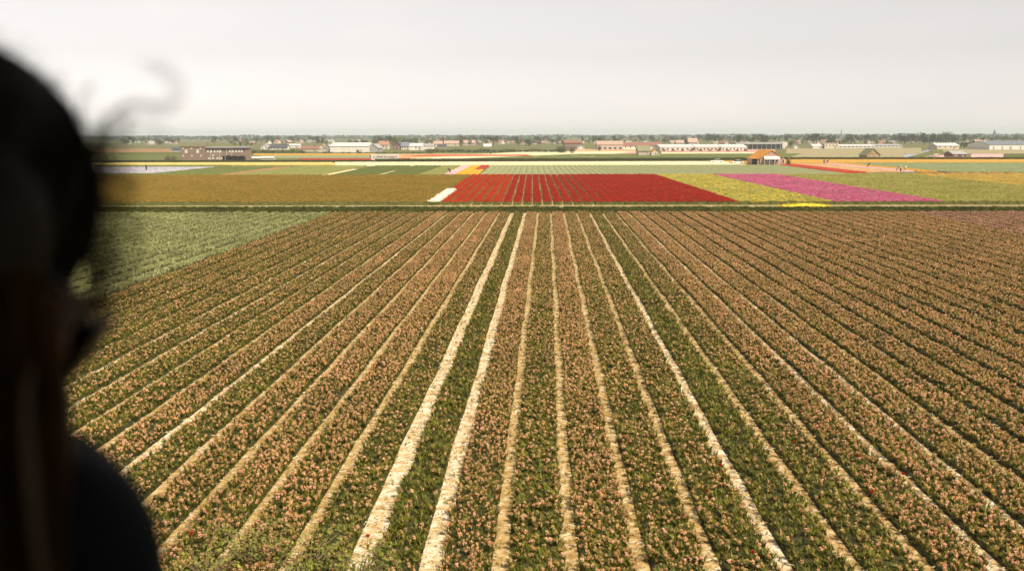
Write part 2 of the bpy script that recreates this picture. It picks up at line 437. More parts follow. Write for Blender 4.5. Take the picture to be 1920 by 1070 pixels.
for k in range(KMIN, KMAX):
    xc = OFF + PITCH * (k + .5); w0 = path_style(k)[1]; w1 = path_style(k + 1)[1]
    w = PITCH - (w0 + w1) / 2 - .02; xc += (w0 - w1) / 4
    y0 = start_y(xc)
    key = (round(w, 2), y0, k < 9)
    if key not in bed_cache:
        bed_cache[key] = (strip_mesh('bed', w, y0, YF1, 1.5, M['soil'], z=.006, thick=.09, crown=.02, wob=.02),
                          strip_mesh('plants', w + (.03 if k < 9 else -.01), y0, YF1, 3.0, M['hy_leaf'], z=.06, dens=dens_hy, wob=.02))
    b = link(bpy.data.objects.new('flower_bed', bed_cache[key][0])); b.location.x = xc
    p = link(bpy.data.objects.new('hyacinth_plants', bed_cache[key][1]), b); p['kind'] = 'stuff'
    kind, dn = 'hy', 46.0
    if k == -3: kind, dn = 'hy_green', 42.0; tag(b, 'dark green flower bed almost without blooms between the two bleached white paths', 'flower bed')
    elif k == 2: kind = 'hy_mix'; dn = 46; tag(b, 'flower bed with sparse faded blooms on the inner side of the pale white path', 'flower bed')
    elif k == 3: kind, dn = 'hy_green', 42.0; tag(b, 'green flower bed with few blooms beside the single pale white path', 'flower bed')
    elif k == -4: kind, dn = 'hy_mix', 46.0; tag(b, 'half green flower bed along the outer side of the widest white path', 'flower bed')
    elif xc > 43: kind = 'hy_pink'; tag(b, 'flower bed of fresher pink hyacinths at the outer side of the near field', 'flower bed', 'fresher pink hyacinth beds')
    elif k < -9: kind = 'hy_mix'; tag(b, 'hyacinth bed of brownish pink blooms near the grey green field', 'flower bed', 'hyacinth beds near the grey green field')
    else: tag(b, 'long hyacinth bed of faded pinkish brown blooms between straw paths', 'flower bed', 'faded hyacinth beds of the near field')
    vr = random.Random(k)
    if kind == 'hy' and k < 5 and vr.random() < .3: kind = 'hy_mix'
    add_scatter(p, PC[kind], dn * 1.4 * vr.uniform(.86, 1.14), .52, vr.uniform(1.02, 1.14), 1000 + k)

# the pale grey-green field beside it
gm = {}
for k in range(36):
    xc = OFF + PITCH * (KMIN - .62 - k); y0 = start_y(xc)
    if y0 not in gm:
        gm[y0] = (strip_mesh('bed', 1.16, y0, YF1, 2.0, M['soil'], z=.006, thick=.055, crown=.02, wob=.02),
                  strip_mesh('plants', 1.0, y0, YF1, 3.0, M['tu_leaf_grey'], z=.06, dens=lambda y: 1.0, wob=.02))
    q = link(bpy.data.objects.new('straw_path', strip_mesh('path', .3, y0, YF1, 2.0, M['sand_thin'], z=.012))); q.location.x = xc - .75; tag(q, kind='structure')
    b = link(bpy.data.objects.new('tulip_bed', gm[y0][0])); b.location.x = xc
    tag(b, 'bed of pale grey green leaves without blooms beside the hyacinth field', 'flower bed', 'grey green leaf beds')
    p = link(bpy.data.objects.new('leaf_plants', gm[y0][1]), b); p['kind'] = 'stuff'
    add_scatter(p, PC['grey'], 22.0, .6, .95, 2000 + k)

# ------------------------------------------------------------------ verge, track
YV0, YV1, YT1 = YF1 + .8, G(1026, 389.3).y, G(1026, 385.7).y
def cross_strip(name, y0, y1, x0, x1, m, z, bumps=0.0, nx=160, ny=5):
    vs = []; fs = []
    for j in range(ny + 1):
        for i in range(nx + 1):
            x = x0 + (x1 - x0) * i / nx; y = y0 + (y1 - y0) * j / ny
            e = math.sin(PI * j / ny)
            yy = y + (mnoise.noise(Vector((x * .15, j * 3.1, 2))) * .5 if j in (0, ny) else 0)
            vs.append((x, yy, z + bumps * e * (.7 + .6 * mnoise.noise(Vector((x * .2, y * .3, 5))))))
    for j in range(ny):
        for i in range(nx):
            a = j * (nx + 1) + i; fs.append((a, a + 1, a + nx + 2, a + nx + 1))
    me = mesh_from(name, vs, fs, m)
    at = me.attributes.new('dens', 'FLOAT', 'POINT'); at.data.foreach_set('value', [1.0] * len(vs))
    return link(bpy.data.objects.new(name, me))
tag(cross_strip('sandy_track', YV1 - .6, YT1 + .6, -110, 110, M['track'], .012), kind='structure')
vg = cross_strip('grass_verge', YV0, YV1, -110, 110, M['grass'], .01, .12)
tag(vg, kind='structure')
vgg = link(bpy.data.objects.new('verge_grass', vg.data), vg); vgg['kind'] = 'stuff'
add_scatter(vgg, PC['grass'], 5.0, .7, 1.3, 5)

# ------------------------------------------------------------------ middle block of tulip fields: its rows aim at pixel 998
D2 = ray(998, HOR); D2.z = 0; D2.normalize()
R2 = Vector((D2.y, -D2.x, 0))
RZ2 = math.atan2(R2.y, R2.x)
def Y2(py): return G(998, py).dot(D2)
def P2(x, y, z=0): return D2 * y + R2 * x + Vector((0, 0, z))
S = CAM_H / math.cos(THETA)
YM0, YM1 = Y2(384.8), Y2(331.0)
M['bed_green'] = mat('bed_leaf_mass', (.10, .11, .025), (.15, .15, .04), 4, bump=.6, bscale=10)
M['mid_path'] = mat('tan_path', (.40, .26, .10), (.52, .38, .19), .8, bump=.4, bscale=10)
fl = MB(); fl.add([(-130, YM0 - .5, .006), (140, YM0 - .5, .006), (140, YM1 + 1.5, .006), (-130, YM1 + 1.5, .006)], [(0, 1, 2, 3)])
o = fl.build('field_path', M['mid_path']); o.rotation_euler.z = RZ2; tag(o, kind='structure')
mid_cache = {}
def mid_bed(x, key, dens, label, group, y0=None, y1=None, pitch=1.37, seed=0, width=None, smin=.9, smax=1.2, name='tulip_bed'):
    y0 = y0 or YM0; y1 = y1 or YM1
    w = width or pitch - .28
    ck = (key, round(w, 2), round(y0, 1), round(y1, 1))
    if ck not in mid_cache:
        mid_cache[ck] = (strip_mesh('bed', w, y0, y1, 3.0, M['bed_green'], z=.008, thick=.20, crown=.04, wob=.03),
                         strip_mesh('plants', max(.4, w - .24), y0 + .1, y1, 4.0, M['stem'], z=.06, dens=lambda y: 1.0 if y < YM0 + 20 else .8, wob=.03))
    b = link(bpy.data.objects.new(name, mid_cache[ck][0])); b.location = P2(x, 0); b.rotation_euler.z = RZ2
    tag(b, label, 'flower bed', group)
    p = link(bpy.data.objects.new('tulip_plants', mid_cache[ck][1]), b); p['kind'] = 'stuff'
    add_scatter(p, PC[key], dens * 1.45, smin, smax, 3000 + seed)
    return b
xr0, xr1 = -1.46 * S, 2.93 * S
xd0, xd1, xf = 4.27 * S, 5.80 * S, 8.97 * S
n_red = 30; pr = (xr1 - xr0) / n_red
yw = Y2(360.0)
for i in range(n_red):
    x = xr0 + pr * (i + .5)
    if i == 0:
        mid_bed(x - .15, 'white', 16, 'short bed of white tulips at the corner of the red field', None, YM0, yw, pr, 1, width=pr + .15, smin=1.0, smax=1.3)
        mid_bed(x, 'scarlet', 6.0, 'red tulip bed behind the short white bed', None, yw + 1.0, YM1, pr, 2)
    elif i < 7:
        mid_bed(x, 'scarlet', 6.0, 'bright orange red tulip bed in the red field', 'orange red tulip beds', pitch=pr, seed=i)
    else:
        mid_bed(x, 'red', 6.0, 'deep red tulip bed in the red field', 'deep red tulip beds', pitch=pr, seed=i, width=pr - (.34 if i < 17 else .05))
n = 9; pr2 = (xd0 - xr1) / n
ystep = Y2(367.0)
for i in range(n):
    mid_bed(xr1 + pr2 * (i + .5), 'yellow', 5.0, 'bed of picked tulips with scattered yellow blooms between the red and pink fields', 'half picked yellow tulip beds', pitch=pr2, seed=100 + i, width=pr2 - .08)
n = 10; pr2 = (xd1 - xd0) / n
for i in range(n):
    mid_bed(xd0 + pr2 * (i + .5), 'pink', 6.0, 'bed of bright pink tulips in the pink field', 'pink tulip beds', pitch=pr2, seed=130 + i, width=pr2 - .06)
n = 21; pr2 = (xf - xd1) / n
for i in range(n):
    mid_bed(xd1 + pr2 * (i + .5), 'olive', 4.5, 'olive green leafy bed without blooms beyond the pink tulips', 'olive green leaf beds', pitch=pr2, seed=160 + i, width=pr2 - .06)
for i in range(24):
    mid_bed(xf + 1.4 * (i + .5), 'gold', 4.5, 'bed of pale yellow and orange tulips beyond the olive green leaves', 'pale yellow orange tulip beds', y0=YM0 + 20, pitch=1.4, seed=190 + i, width=1.32)
for i in range(62):
    mid_bed(xr0 - .2 - 1.42 * (i + .5), 'brown', 4.5, 'orange brown tulip bed in the wide field beside the red tulips', 'orange brown tulip beds', pitch=1.42, seed=220 + i, width=1.34)
# heap of cut yellow flower heads on the track
hp0, hp1 = G(1468, 388.5), G(1565, 388.5)
hv = []; hf = []; nx, ny = 24, 6
for j in range(ny + 1):
    for i in range(nx + 1):
        t, s = i / nx, j / ny
        p = hp0.lerp(hp1, t) + D2 * (s * 3.6) + D2 * (mnoise.noise(Vector((t * 9, s, 1))) * .4)
        p.z = .02 + .42 * (math.sin(PI * t) ** .5) * math.sin(PI * s) * (.75 + .5 * mnoise.noise(Vector((t * 14, s * 4, 3))))
        hv.append(p)
for j in range(ny):
    for i in range(nx): a = j * (nx + 1) + i; hf.append((a, a + 1, a + nx + 2, a + nx + 1))
M['lemon_heap'] = mat('cut_yellow_heads', (.72, .48, .02), (.86, .64, .05), 5, bump=.8, bscale=9)
me = mesh_from('heap', hv, hf, M['lemon_heap'])
at = me.attributes.new('dens', 'FLOAT', 'POINT'); at.data.foreach_set('value', [1.0] * len(hv))
hp = link(bpy.data.objects.new('flower_heap', me)); tag(hp, 'long heap of cut bright yellow flower heads on the sandy track', 'flower heap')
hq = link(bpy.data.objects.new('flower_heads', me), hp); hq['kind'] = 'stuff'; add_scatter(hq, PC['lemon'], 2.0, .35, .5, 9)

# ------------------------------------------------------------------ farther fields (low ridged slabs along the rows)
def speck(name, c1, c2, c3=None, scale=1.2, bump=.6):
    return mat(name, c1, c2, scale, c3=c3, bump=bump, bscale=3, detail=8, stretch=(1, .35, 1), lo=.38, hi=.62)
def field(name, label, cat, s0, s1, py0, py1, m, h=.3, pitch=1.4, kind=None, sfar0=None, sfar1=None, z=.0):
    """slab of ridged beds; s0..s1 = sideways place in camera heights, py0..py1 = front and back"""
    y0, y1 = Y2(py0), Y2(py1)
    x0, x1 = s0 * S, s1 * S; xf0, xf1 = (sfar0 if sfar0 is not None else s0) * S, (sfar1 if sfar1 is not None else s1) * S
    n = max(1, int(round((x1 - x0) / pitch))); n = min(n, 130); ny = max(2, min(14, int((y1 - y0) / 8)))
    vs = []; fs = []
    cols = []
    for i in range(n): cols += [(i + .06) / n, (i + .25) / n, (i + .75) / n, (i + .94) / n]
    hs = ([h * .5, h, h, h * .5] if pitch < 2.5 else [h, h, h, h]) * n
    cols = [0] + cols + [1]; hs = [0] + hs + [0]
    K = len(cols)
    for j in range(ny + 1):
        t = j / ny; a = x0 + (xf0 - x0) * t; b = x1 + (xf1 - x1) * t; y = y0 + (y1 - y0) * t
        for q, hh in zip(cols, hs):
            x = a + (b - a) * q
            e = mnoise.noise(Vector((x * .5, y * .25, 7))) * .25 if hh > .1 else 0
            vs.append(P2(x, y + mnoise.noise(Vector((x * .3, j, 1))) * .35, .01 + z + hh * (1 + e)))
    for j in range(ny):
        for k in range(K - 1): fs.append((j * K + k, j * K + k + 1, (j + 1) * K + k + 1, (j + 1) * K + k))
    b0 = len(vs)
    for k in range(K): vs.append(Vector((vs[k].x, vs[k].y, 0)))
    for k in range(K - 1): fs.append((b0 + k, b0 + k + 1, k + 1, k))
    o = link(bpy.data.objects.new(name, mesh_from(name, vs, fs, m)))
    if kind: tag(o, kind=kind)
    else: tag(o, label, cat)
    return o
F = {}
F['grn'] = speck('green_field', (.085, .115, .02), (.13, .15, .03), (.17, .18, .045))
F['grn2'] = speck('dark_green_field', (.075, .098, .014), (.115, .135, .02))
F['lime'] = speck('yellow_green_field', (.17, .19, .04), (.25, .25, .07))
F['grey'] = speck('grey_green_field', (.22, .25, .11), (.32, .33, .17), (.27, .28, .13))
F['teal'] = speck('bluish_green_field', (.20, .24, .09), (.30, .325, .16))
F['purple'] = speck('lilac_field', (.27, .26, .33), (.38, .36, .43), (.55, .50, .51))
F['pinkish'] = speck('pale_pink_field', (.62, .34, .34), (.74, .48, .46))
F['orange'] = speck('orange_field', (.62, .27, .01), (.74, .40, .02))
F['dred'] = speck('dark_red_field', (.30, .03, .01), (.42, .05, .015))
F['redf'] = speck('red_field', (.42, .04, .012), (.55, .07, .02))
F['rust'] = speck('orange_red_field', (.50, .15, .02), (.60, .24, .05))
F['peach'] = speck('peach_field', (.55, .30, .12), (.66, .42, .22))
F['amber'] = speck('amber_field', (.50, .25, .03), (.62, .36, .06))
F['cream'] = speck('cream_field', (.70, .58, .34), (.80, .70, .48))
F['ylw'] = speck('pale_yellow_field', (.62, .45, .10), (.74, .58, .22))
F['tan'] = speck('tan_field', (.27, .22, .11), (.40, .33, .20), (.30, .29, .14))
F['rose'] = speck('rose_field', (.50, .24, .20), (.58, .36, .30))
F['brn'] = speck('brown_pink_field', (.30, .16, .07), (.36, .22, .10))
B = 'flower field'
YB, YA = 311.5, 329.5
field('flower_field', 'lilac and white flower field with a lone worker standing in it', B, -14.5, -9.9, 325.5, 313.3, F['purple'])
field('crop_field', 'green crop field in front of the lilac flowers', 'field', -14.5, -9.9, YA, 325.7, F['grn'])
field('crop_field', 'bright green crop field next to the lilac flowers', 'field', -9.85, -7.9, YA, YB, F['grn'])
field('flower_field', 'narrow brownish pink flower strip between green crops', B, -7.85, -7.45, YA, 314, F['brn'])
field('crop_field', 'dull green crop field beside the brownish pink strip', 'field', -7.4, -5.3, YA, YB, F['lime'])
for a_, b_ in ((-14.5, -7.4),):
    field('crop_field', 'thin green crop strip behind the lilac flowers', 'field', a_, -9.9, 313.2, 310.0, F['grn'])
tag(field('sand_path', '', '', -5.28, -5.05, YA, 317, F['cream'], h=.06, pitch=5), kind='structure')
field('crop_field', 'dark green crop field beside the thin pale farm path', 'field', -5.0, -3.9, YA, YB, F['grn2'])
tag(field('sand_path', '', '', -3.88, -3.80, YA, 320, F['cream'], h=.05, pitch=5), kind='structure')
field('crop_field', 'dark green crop field between a thin path and the lighter crop', 'field', -3.75, -2.9, YA, YB, F['grn2'])
field('crop_field', 'light yellowish green crop field beside the pale pink strip', 'field', -2.85, -2.3, YA, YB, F['lime'])
field('flower_field', 'narrow pale pink flower strip beside the orange tulips', B, -2.25, -1.98, 327.5, 311.2, F['pinkish'])
field('flower_field', 'small plot of glowing orange tulips beside a pale pink strip', B, -1.95, -1.38, 328, 319.2, F['orange'])
field('flower_field', 'orange tulip rows beside the small dark red plot', B, -1.95, -1.68, 319, 311.2, F['orange'])
field('flower_field', 'small dark red tulip plot at the end of the orange tulips', B, -1.66, -1.38, 319, 311, F['dred'])
field('crop_field', 'wide pale grey green field of leafy rows behind the red tulips', 'field', -1.33, 7.8, YA, YB, F['grey'], pitch=1.5)
field('flower_field', 'long thin red tulip strip running away to the brick barn', B, 7.95, 8.6, 325.5, 309.6, F['redf'])
field('flower_field', 'narrow peach coloured strip beside the thin red tulip strip', B, 8.65, 9.6, 324.5, 308.6, F['peach'])
field('flower_field', 'narrow pale pink strip of flowers where workers stand', B, 9.65, 10.1, 323.5, 308.6, F['pinkish'])
field('flower_field', 'amber strip along the bluish green leaves', B, 10.15, 10.7, 323.5, 308.2, F['amber'])
field('crop_field', 'bluish green leafy field beyond the narrow amber and pink strips', 'field', 10.75, 22, 325.5, 308, F['teal'])
for i in range(8):
    s = 9.75 + i * .30 + (.06 if i % 3 else 0)
    o = field('flower_bed', 'short orange red bed end at the edge of the bluish green field', 'flower bed', s, s + .13, 328.2, 326.6, F['rust'], h=.22, pitch=3)
    o['group'] = 'short orange red bed ends'
field('flower_field', 'amber yellow flower band in front of the dark hedge beside the barn', B, 8.6, 26, 307.2, 301.2, F['amber'], pitch=3.0)
field('flower_field', 'amber yellow flowers on the near side of the barn', B, 6.6, 7.75, 308, 303, F['amber'])
field('flower_field', 'bright cream flower band running along the dark hedge', B, -6.4, 6.9, 311.0, 304.6, F['cream'], pitch=3.0, sfar0=-7.2)
field('flower_field', 'pale yellow flower band running along the dark hedge towards the brick building', B, -16, -6.45, 309.3, 304.9, F['ylw'], pitch=3.0, sfar1=-7.25)

# dark hedge: two long straight clipped stretches
M['hedge'] = mat('hedge_leaves', (.028, .032, .006), (.05, .05, .010), 1.5, bump=.8, bscale=4)
def hedge(label, pa, pb, hgt, dep, n=120, name='hedge'):
    a, b = G(*pa), G(*pb); d = (b - a); L = d.length; d.normalize(); nn = Vector((-d.y, d.x, 0))
    vs = []; fs = []; prof = [(0, 0), (-.06, .45), (.02, .9), (.25, 1.05), (.75, 1.05), (1, .9), (1.05, .4), (1, 0)]; K = len(prof)
    for i in range(n + 1):
        for (u, v) in prof:
            p = a + d * (L * i / n) + nn * (u * dep)
            e = mnoise.noise(Vector((i * .9, u * 3, v * 3))) * .13
            vs.append((p.x + nn.x * e * dep, p.y + nn.y * e * dep, hgt * v * (1 + e + .08 * mnoise.noise(Vector((i * .23, 0, 4))))))
    for i in range(n):
        for k in range(K - 1): fs.append((i * K + k, (i + 1) * K + k, (i + 1) * K + k + 1, i * K + k + 1))
    o = link(bpy.data.objects.new(name, mesh_from(name, vs, fs, M['hedge'])))
    return tag(o, label, 'hedge')
hedge('long low dark hedge running from the brick building past the white signboard', (100, 304.4), (700, 303.6), .62, 1.6)
hedge('long dark clipped hedge between the cream band and the green field', (703, 303.6), (1478, 300.6), .98, 1.6, 160)
hedge('dark clipped hedge behind the amber flowers beside the barn', (1482, 300.4), (2050, 300.2), .98, 1.6)

# fields beyond the hedge
Fx = lambda x, y: (x - 998) / (y - HOR)
def far_field(label, xl, xr, yfront, yback, m, xlb=None, xrb=None, cat=B, name='flower_field', h=.3):
    c = ((xl + xr) / 2 - 998) * ROLL; yfront += c; yback += c
    p0, p1 = Fx(xl, yfront), Fx(xr, yfront)
    q0 = Fx(xlb if xlb is not None else xl, yback); q1 = Fx(xrb if xrb is not None else xr, yback)
    return field(name, label, cat, p0, p1, yfront, yback, m, h=h * .5, pitch=3.0, sfar0=q0, sfar1=q1)
far_field('tan reed strip beyond the dull green crop by the brick building', 150, 322, 286.5, 279.5, F['brn'])
far_field('dull green meadow in front of the tan strip and behind the low hedge', 120, 338, 301.5, 290.3, F['grn'], cat='field', name='crop_field')
far_field('dark green strip below the tan reed strip', 120, 338, 290, 287, F['grn2'], cat='field', name='crop_field')
far_field('thin glowing orange strip below the bushes and white warehouse', 474, 705, 291.6, 288.6, F['amber'])
far_field('grey green strip in front of the thin glowing orange strip', 514, 693, 297, 291.9, F['grey'], cat='field', name='crop_field')
far_field('thin dark red strip along the low hedge beside the signboard', 560, 900, 301, 297.4, F['dred'], xrb=760)
far_field('peach strip of flowers behind the signboard', 706, 1010, 297, 289.0, F['peach'], xrb=990)
far_field('thin red strip running into the cream band', 752, 1000, 293.6, 291.2, F['redf'], xlb=800, xrb=990, h=.5)
far_field('cream flower band curving away beyond the hedge', 750, 1080, 299, 285.0, F['cream'], xlb=985, xrb=1190, h=.36)
far_field('green field right behind the dark clipped hedge', 830, 1470, 299, 289.3, F['grn'], xlb=1080, xrb=1500, cat='field', name='crop_field', h=.42)
far_field('rose pink strip between the thatched shed and the brown bush', 1080, 1200, 288.8, 283.6, F['rose'])
far_field('peach strip behind the rose pink strip', 1078, 1200, 283.4, 280, F['peach'])
far_field('rose red strip in front of the long white greenhouses', 1238, 1450, 285.8, 280.8, F['rose'])
far_field('cream line of flowers between the rose red strip and tan field', 1238, 1420, 288.4, 286, F['cream'])
far_field('tan field behind the green field and the barn', 1250, 1690, 297.5, 288.6, F['tan'], xlb=1420, cat='field', name='crop_field')
far_field('pale tan field below the white sheds beyond the barn', 1470, 1720, 288.4, 278, F['tan'], cat='field', name='crop_field')
far_field('green bank along the canal', 1716, 1760, 295, 283, F['grn'], xlb=1745, xrb=1775, cat='field', name='crop_field')
far_field('pale pink plot between the canal and brown shed', 1722, 1786, 296.5, 288.6, F['pinkish'], xlb=1745, xrb=1794)
far_field('pale lilac plot behind the hedge beside the dark green plot', 1812, 1872, 296.5, 289, F['pinkish'])
far_field('dark green plot beside the pale lilac plot', 1873, 2000, 296.5, 288.6, F['grn2'], cat='field', name='crop_field')
far_field('pale tan field in front of the long white warehouse', 1760, 2000, 288.2, 279.5, F['tan'], cat='field', name='crop_field')
# canal
M['water'] = mat('canal_water', (.16, .20, .20), (.22, .26, .25), .2, rough=.12, spec=.6, bump=.1, bscale=1)
cw = MB(); pts = [(1658, 297), (1694, 297), (1735, 283.5), (1752, 280), (1744, 280), (1712, 284.5)]
cw.add([(*G(x, y).xy, .02) for x, y in [(1660, 297.5), (1692, 297.5), (1757, 279.5), (1746, 279.5)]], [(0, 1, 2, 3)])
tag(cw.build('canal', M['water']), kind='structure')

# ------------------------------------------------------------------ buildings
def wallmat(name, c, c2=None, **k): return mat(name, c, c2 or tuple(x * .86 for x in c), k.pop('scale', .6), **k)
W = {}
W['brick'] = wallmat('brown_brick', (.22, .155, .12), (.29, .205, .165), scale=3, c3=(.18, .13, .11), bump=.3)
W['pinkbrick'] = wallmat('pink_brick', (.40, .26, .19), (.46, .32, .25), scale=3, bump=.3)
W['white'] = wallmat('white_wall', (.74, .71, .66), (.66, .63, .58))
W['cream'] = wallmat('cream_wall', (.66, .58, .46), (.58, .50, .40))
W['grey'] = wallmat('grey_wall', (.36, .35, .35), (.28, .28, .29))
W['pinkwall'] = wallmat('pinkish_wall', (.52, .43, .38), (.45, .37, .33))
W['redbrown'] = wallmat('red_brown_wall', (.24, .12, .10), (.18, .10, .09))
W['tanwood'] = wallmat('tan_wood', (.40, .27, .13), (.32, .21, .11))
W['orange'] = mat('orange_tiles', (.74, .34, .05), (.60, .26, .045), 1.5, c3=(.80, .42, .10), bump=.4, bscale=6)
W['terra'] = mat('terracotta_tiles', (.36, .18, .12), (.42, .23, .16), 1.5, bump=.4)
W['redroof'] = mat('red_roof', (.27, .125, .10), (.33, .165, .135), 1.5, bump=.3)
W['peachroof'] = mat('faded_tiles', (.50, .36, .29), (.44, .31, .25), 1.0)
W['darkroof'] = mat('dark_slates', (.07, .075, .095), (.11, .11, .13), 1.0, rough=.6)
W['greyroof'] = mat('grey_roof', (.36, .36, .38), (.44, .43, .44), .8)
W['blueroof'] = mat('blue_grey_roof', (.17, .19, .24), (.22, .24, .29), .8)
W['glasswhite'] = mat('whitewashed_glass', (.72, .71, .69), (.80, .78, .75), .5, rough=.35, spec=.4)
W['thatch'] = mat('grey_green_thatch', (.22, .23, .13), (.28, .28, .17), 1.0, bump=.4)
W['black'] = mat('black_tar', (.012, .010, .010), (.02, .018, .016), 2)
W['tarp'] = mat('black_tarpaulin', (.012, .010, .008), (.022, .017, .013), 1, rough=.6)
W['pane'] = mat('window_pane', (.05, .06, .07), (.08, .09, .10), 1, rough=.1, spec=.6)
W['paleframe'] = mat('white_window_paint', (.74, .72, .68), (.68, .66, .62), 4)
W['blind'] = mat('pale_window_blind', (.66, .64, .60), (.56, .54, .51), 4)
W['metal'] = mat('galvanised_steel', (.38, .38, .38), (.45, .45, .45), 3, rough=.45, metal=.6)
W['trunk'] = mat('bark', (.10, .075, .05), (.06, .045, .03), 3, bump=.5)

def window(parent, x, y, z, w, h, pane='pane', frame='paleframe'):
    """a framed opening on a wall that faces -y at depth y"""
    t = min(.12, w * .16)
    m = MB(); d0, d1 = y - .05, y + .02
    m.box(x - w / 2, x + w / 2, d0, d1, z, z + t); m.box(x - w / 2, x + w / 2, d0, d1, z + h - t, z + h)
    m.box(x - w / 2, x - w / 2 + t, d0, d1, z + t, z + h - t); m.box(x + w / 2 - t, x + w / 2, d0, d1, z + t, z + h - t)
    f = m.build('window', W[frame], parent)
    MB().box(x - w / 2 + t, x + w / 2 - t, y - .02, y + .01, z + t, z + h - t).build('pane', W[pane], f)
    return f
def gable_parts(root, w, d, he, hr, wall, roof, ridge, over=.3):
    m = MB()
    if ridge == 'x':
        m.add([(0, 0, 0), (w, 0, 0), (w, d, 0), (0, d, 0), (0, 0, he), (w, 0, he), (w, d, he), (0, d, he), (0, d / 2, hr - .12), (w, d / 2, hr - .12)],
              [(0, 1, 5, 4), (2, 3, 7, 6), (1, 2, 6, 9, 5), (3, 0, 4, 8, 7), (4, 5, 9, 8), (6, 7, 8, 9)])
    else:
        m.add([(0, 0, 0), (w, 0, 0), (w, d, 0), (0, d, 0), (0, 0, he), (w, 0, he), (w, d, he), (0, d, he), (w / 2, 0, hr - .12), (w / 2, d, hr - .12)],
              [(0, 1, 5, 8, 4), (2, 3, 7, 9, 6), (1, 2, 6, 5), (3, 0, 4, 7), (5, 6, 9, 8), (7, 4, 8, 9)])
    m.build('wall', W[wall], root)
    r = MB(); t = .16
    L = w if ridge == 'x' else d; C = d if ridge == 'x' else w
    sl = (hr - he) / (C / 2); lo = he - sl * over + .05
    sec = [(-over, lo), (C / 2, hr + .05), (C + over, lo), (C + over, lo - t), (C / 2, hr + .05 - t), (-over, lo - t)]
    vs = []
    for e in (-over, L + over):
        for (c, z) in sec: vs.append((e, c, z) if ridge == 'x' else (c, e, z))
    fs = [(0, 1, 7, 6), (1, 2, 8, 7), (2, 3, 9, 8), (3, 4, 10, 9), (4, 5, 11, 10), (5, 0, 6, 11), (0, 5, 4, 1), (1, 4, 3, 2), (6, 7, 10, 11), (7, 8, 9, 10)]
    r.add(vs, fs)
    return r.build('roof', W[roof], root)
def house(name, label, x0, x1, yb, ye, yr, wall, roof, ridge='x', depth=8.0, nwin=0, wrow=.4, ww=1.0, wh=1.2, chimney=False, door=True, cat='house', group=None, rot=0.0, pane='pane'):
    p = G((x0 + x1) / 2, yb); k = mpp(p)
    w = (x1 - x0) * k; he = (yb - ye) * k; hr = (yb - yr) * k
    root = empty(name, p, YAW + rot); tag(root, label, cat, group)
    hold = []
    if roof_flat := (abs(ye - yr) < .8):
        MB().box(-w / 2, w / 2, 0, depth, 0, he).build('wall', W[wall], root)
        rf = MB().box(-w / 2 - .25, w / 2 + .25, -.25, depth + .25, he + .003, he + .25).build('roof', W[roof], root)
    else:
        rf = gable_parts(root, w, depth, he, hr, wall, roof, ridge)
        for c in root.children_recursive if False else [o for o in col.objects if o.parent == root]:
            c.location.x = -w / 2
    for i in range(nwin):
        window(root, -w / 2 + w * (i + .5) / nwin, 0, he * wrow, min(ww, w / nwin * .6), min(wh, he * .5), pane)
    if door:
        dw = min(1.1, w * .15)
        MB().box(w * .28 - dw / 2, w * .28 + dw / 2, -.06, .02, 0.01, min(2.1, he * .72)).build('door', W['grey'], root)
    if chimney:
        c = MB().box(w * .2, w * .2 + .6, depth * .4, depth * .4 + .6, he, max(hr, he) + .9).build('chimney', W['redbrown'], rf)
        if not roof_flat: c.location.x = w / 2
    return root

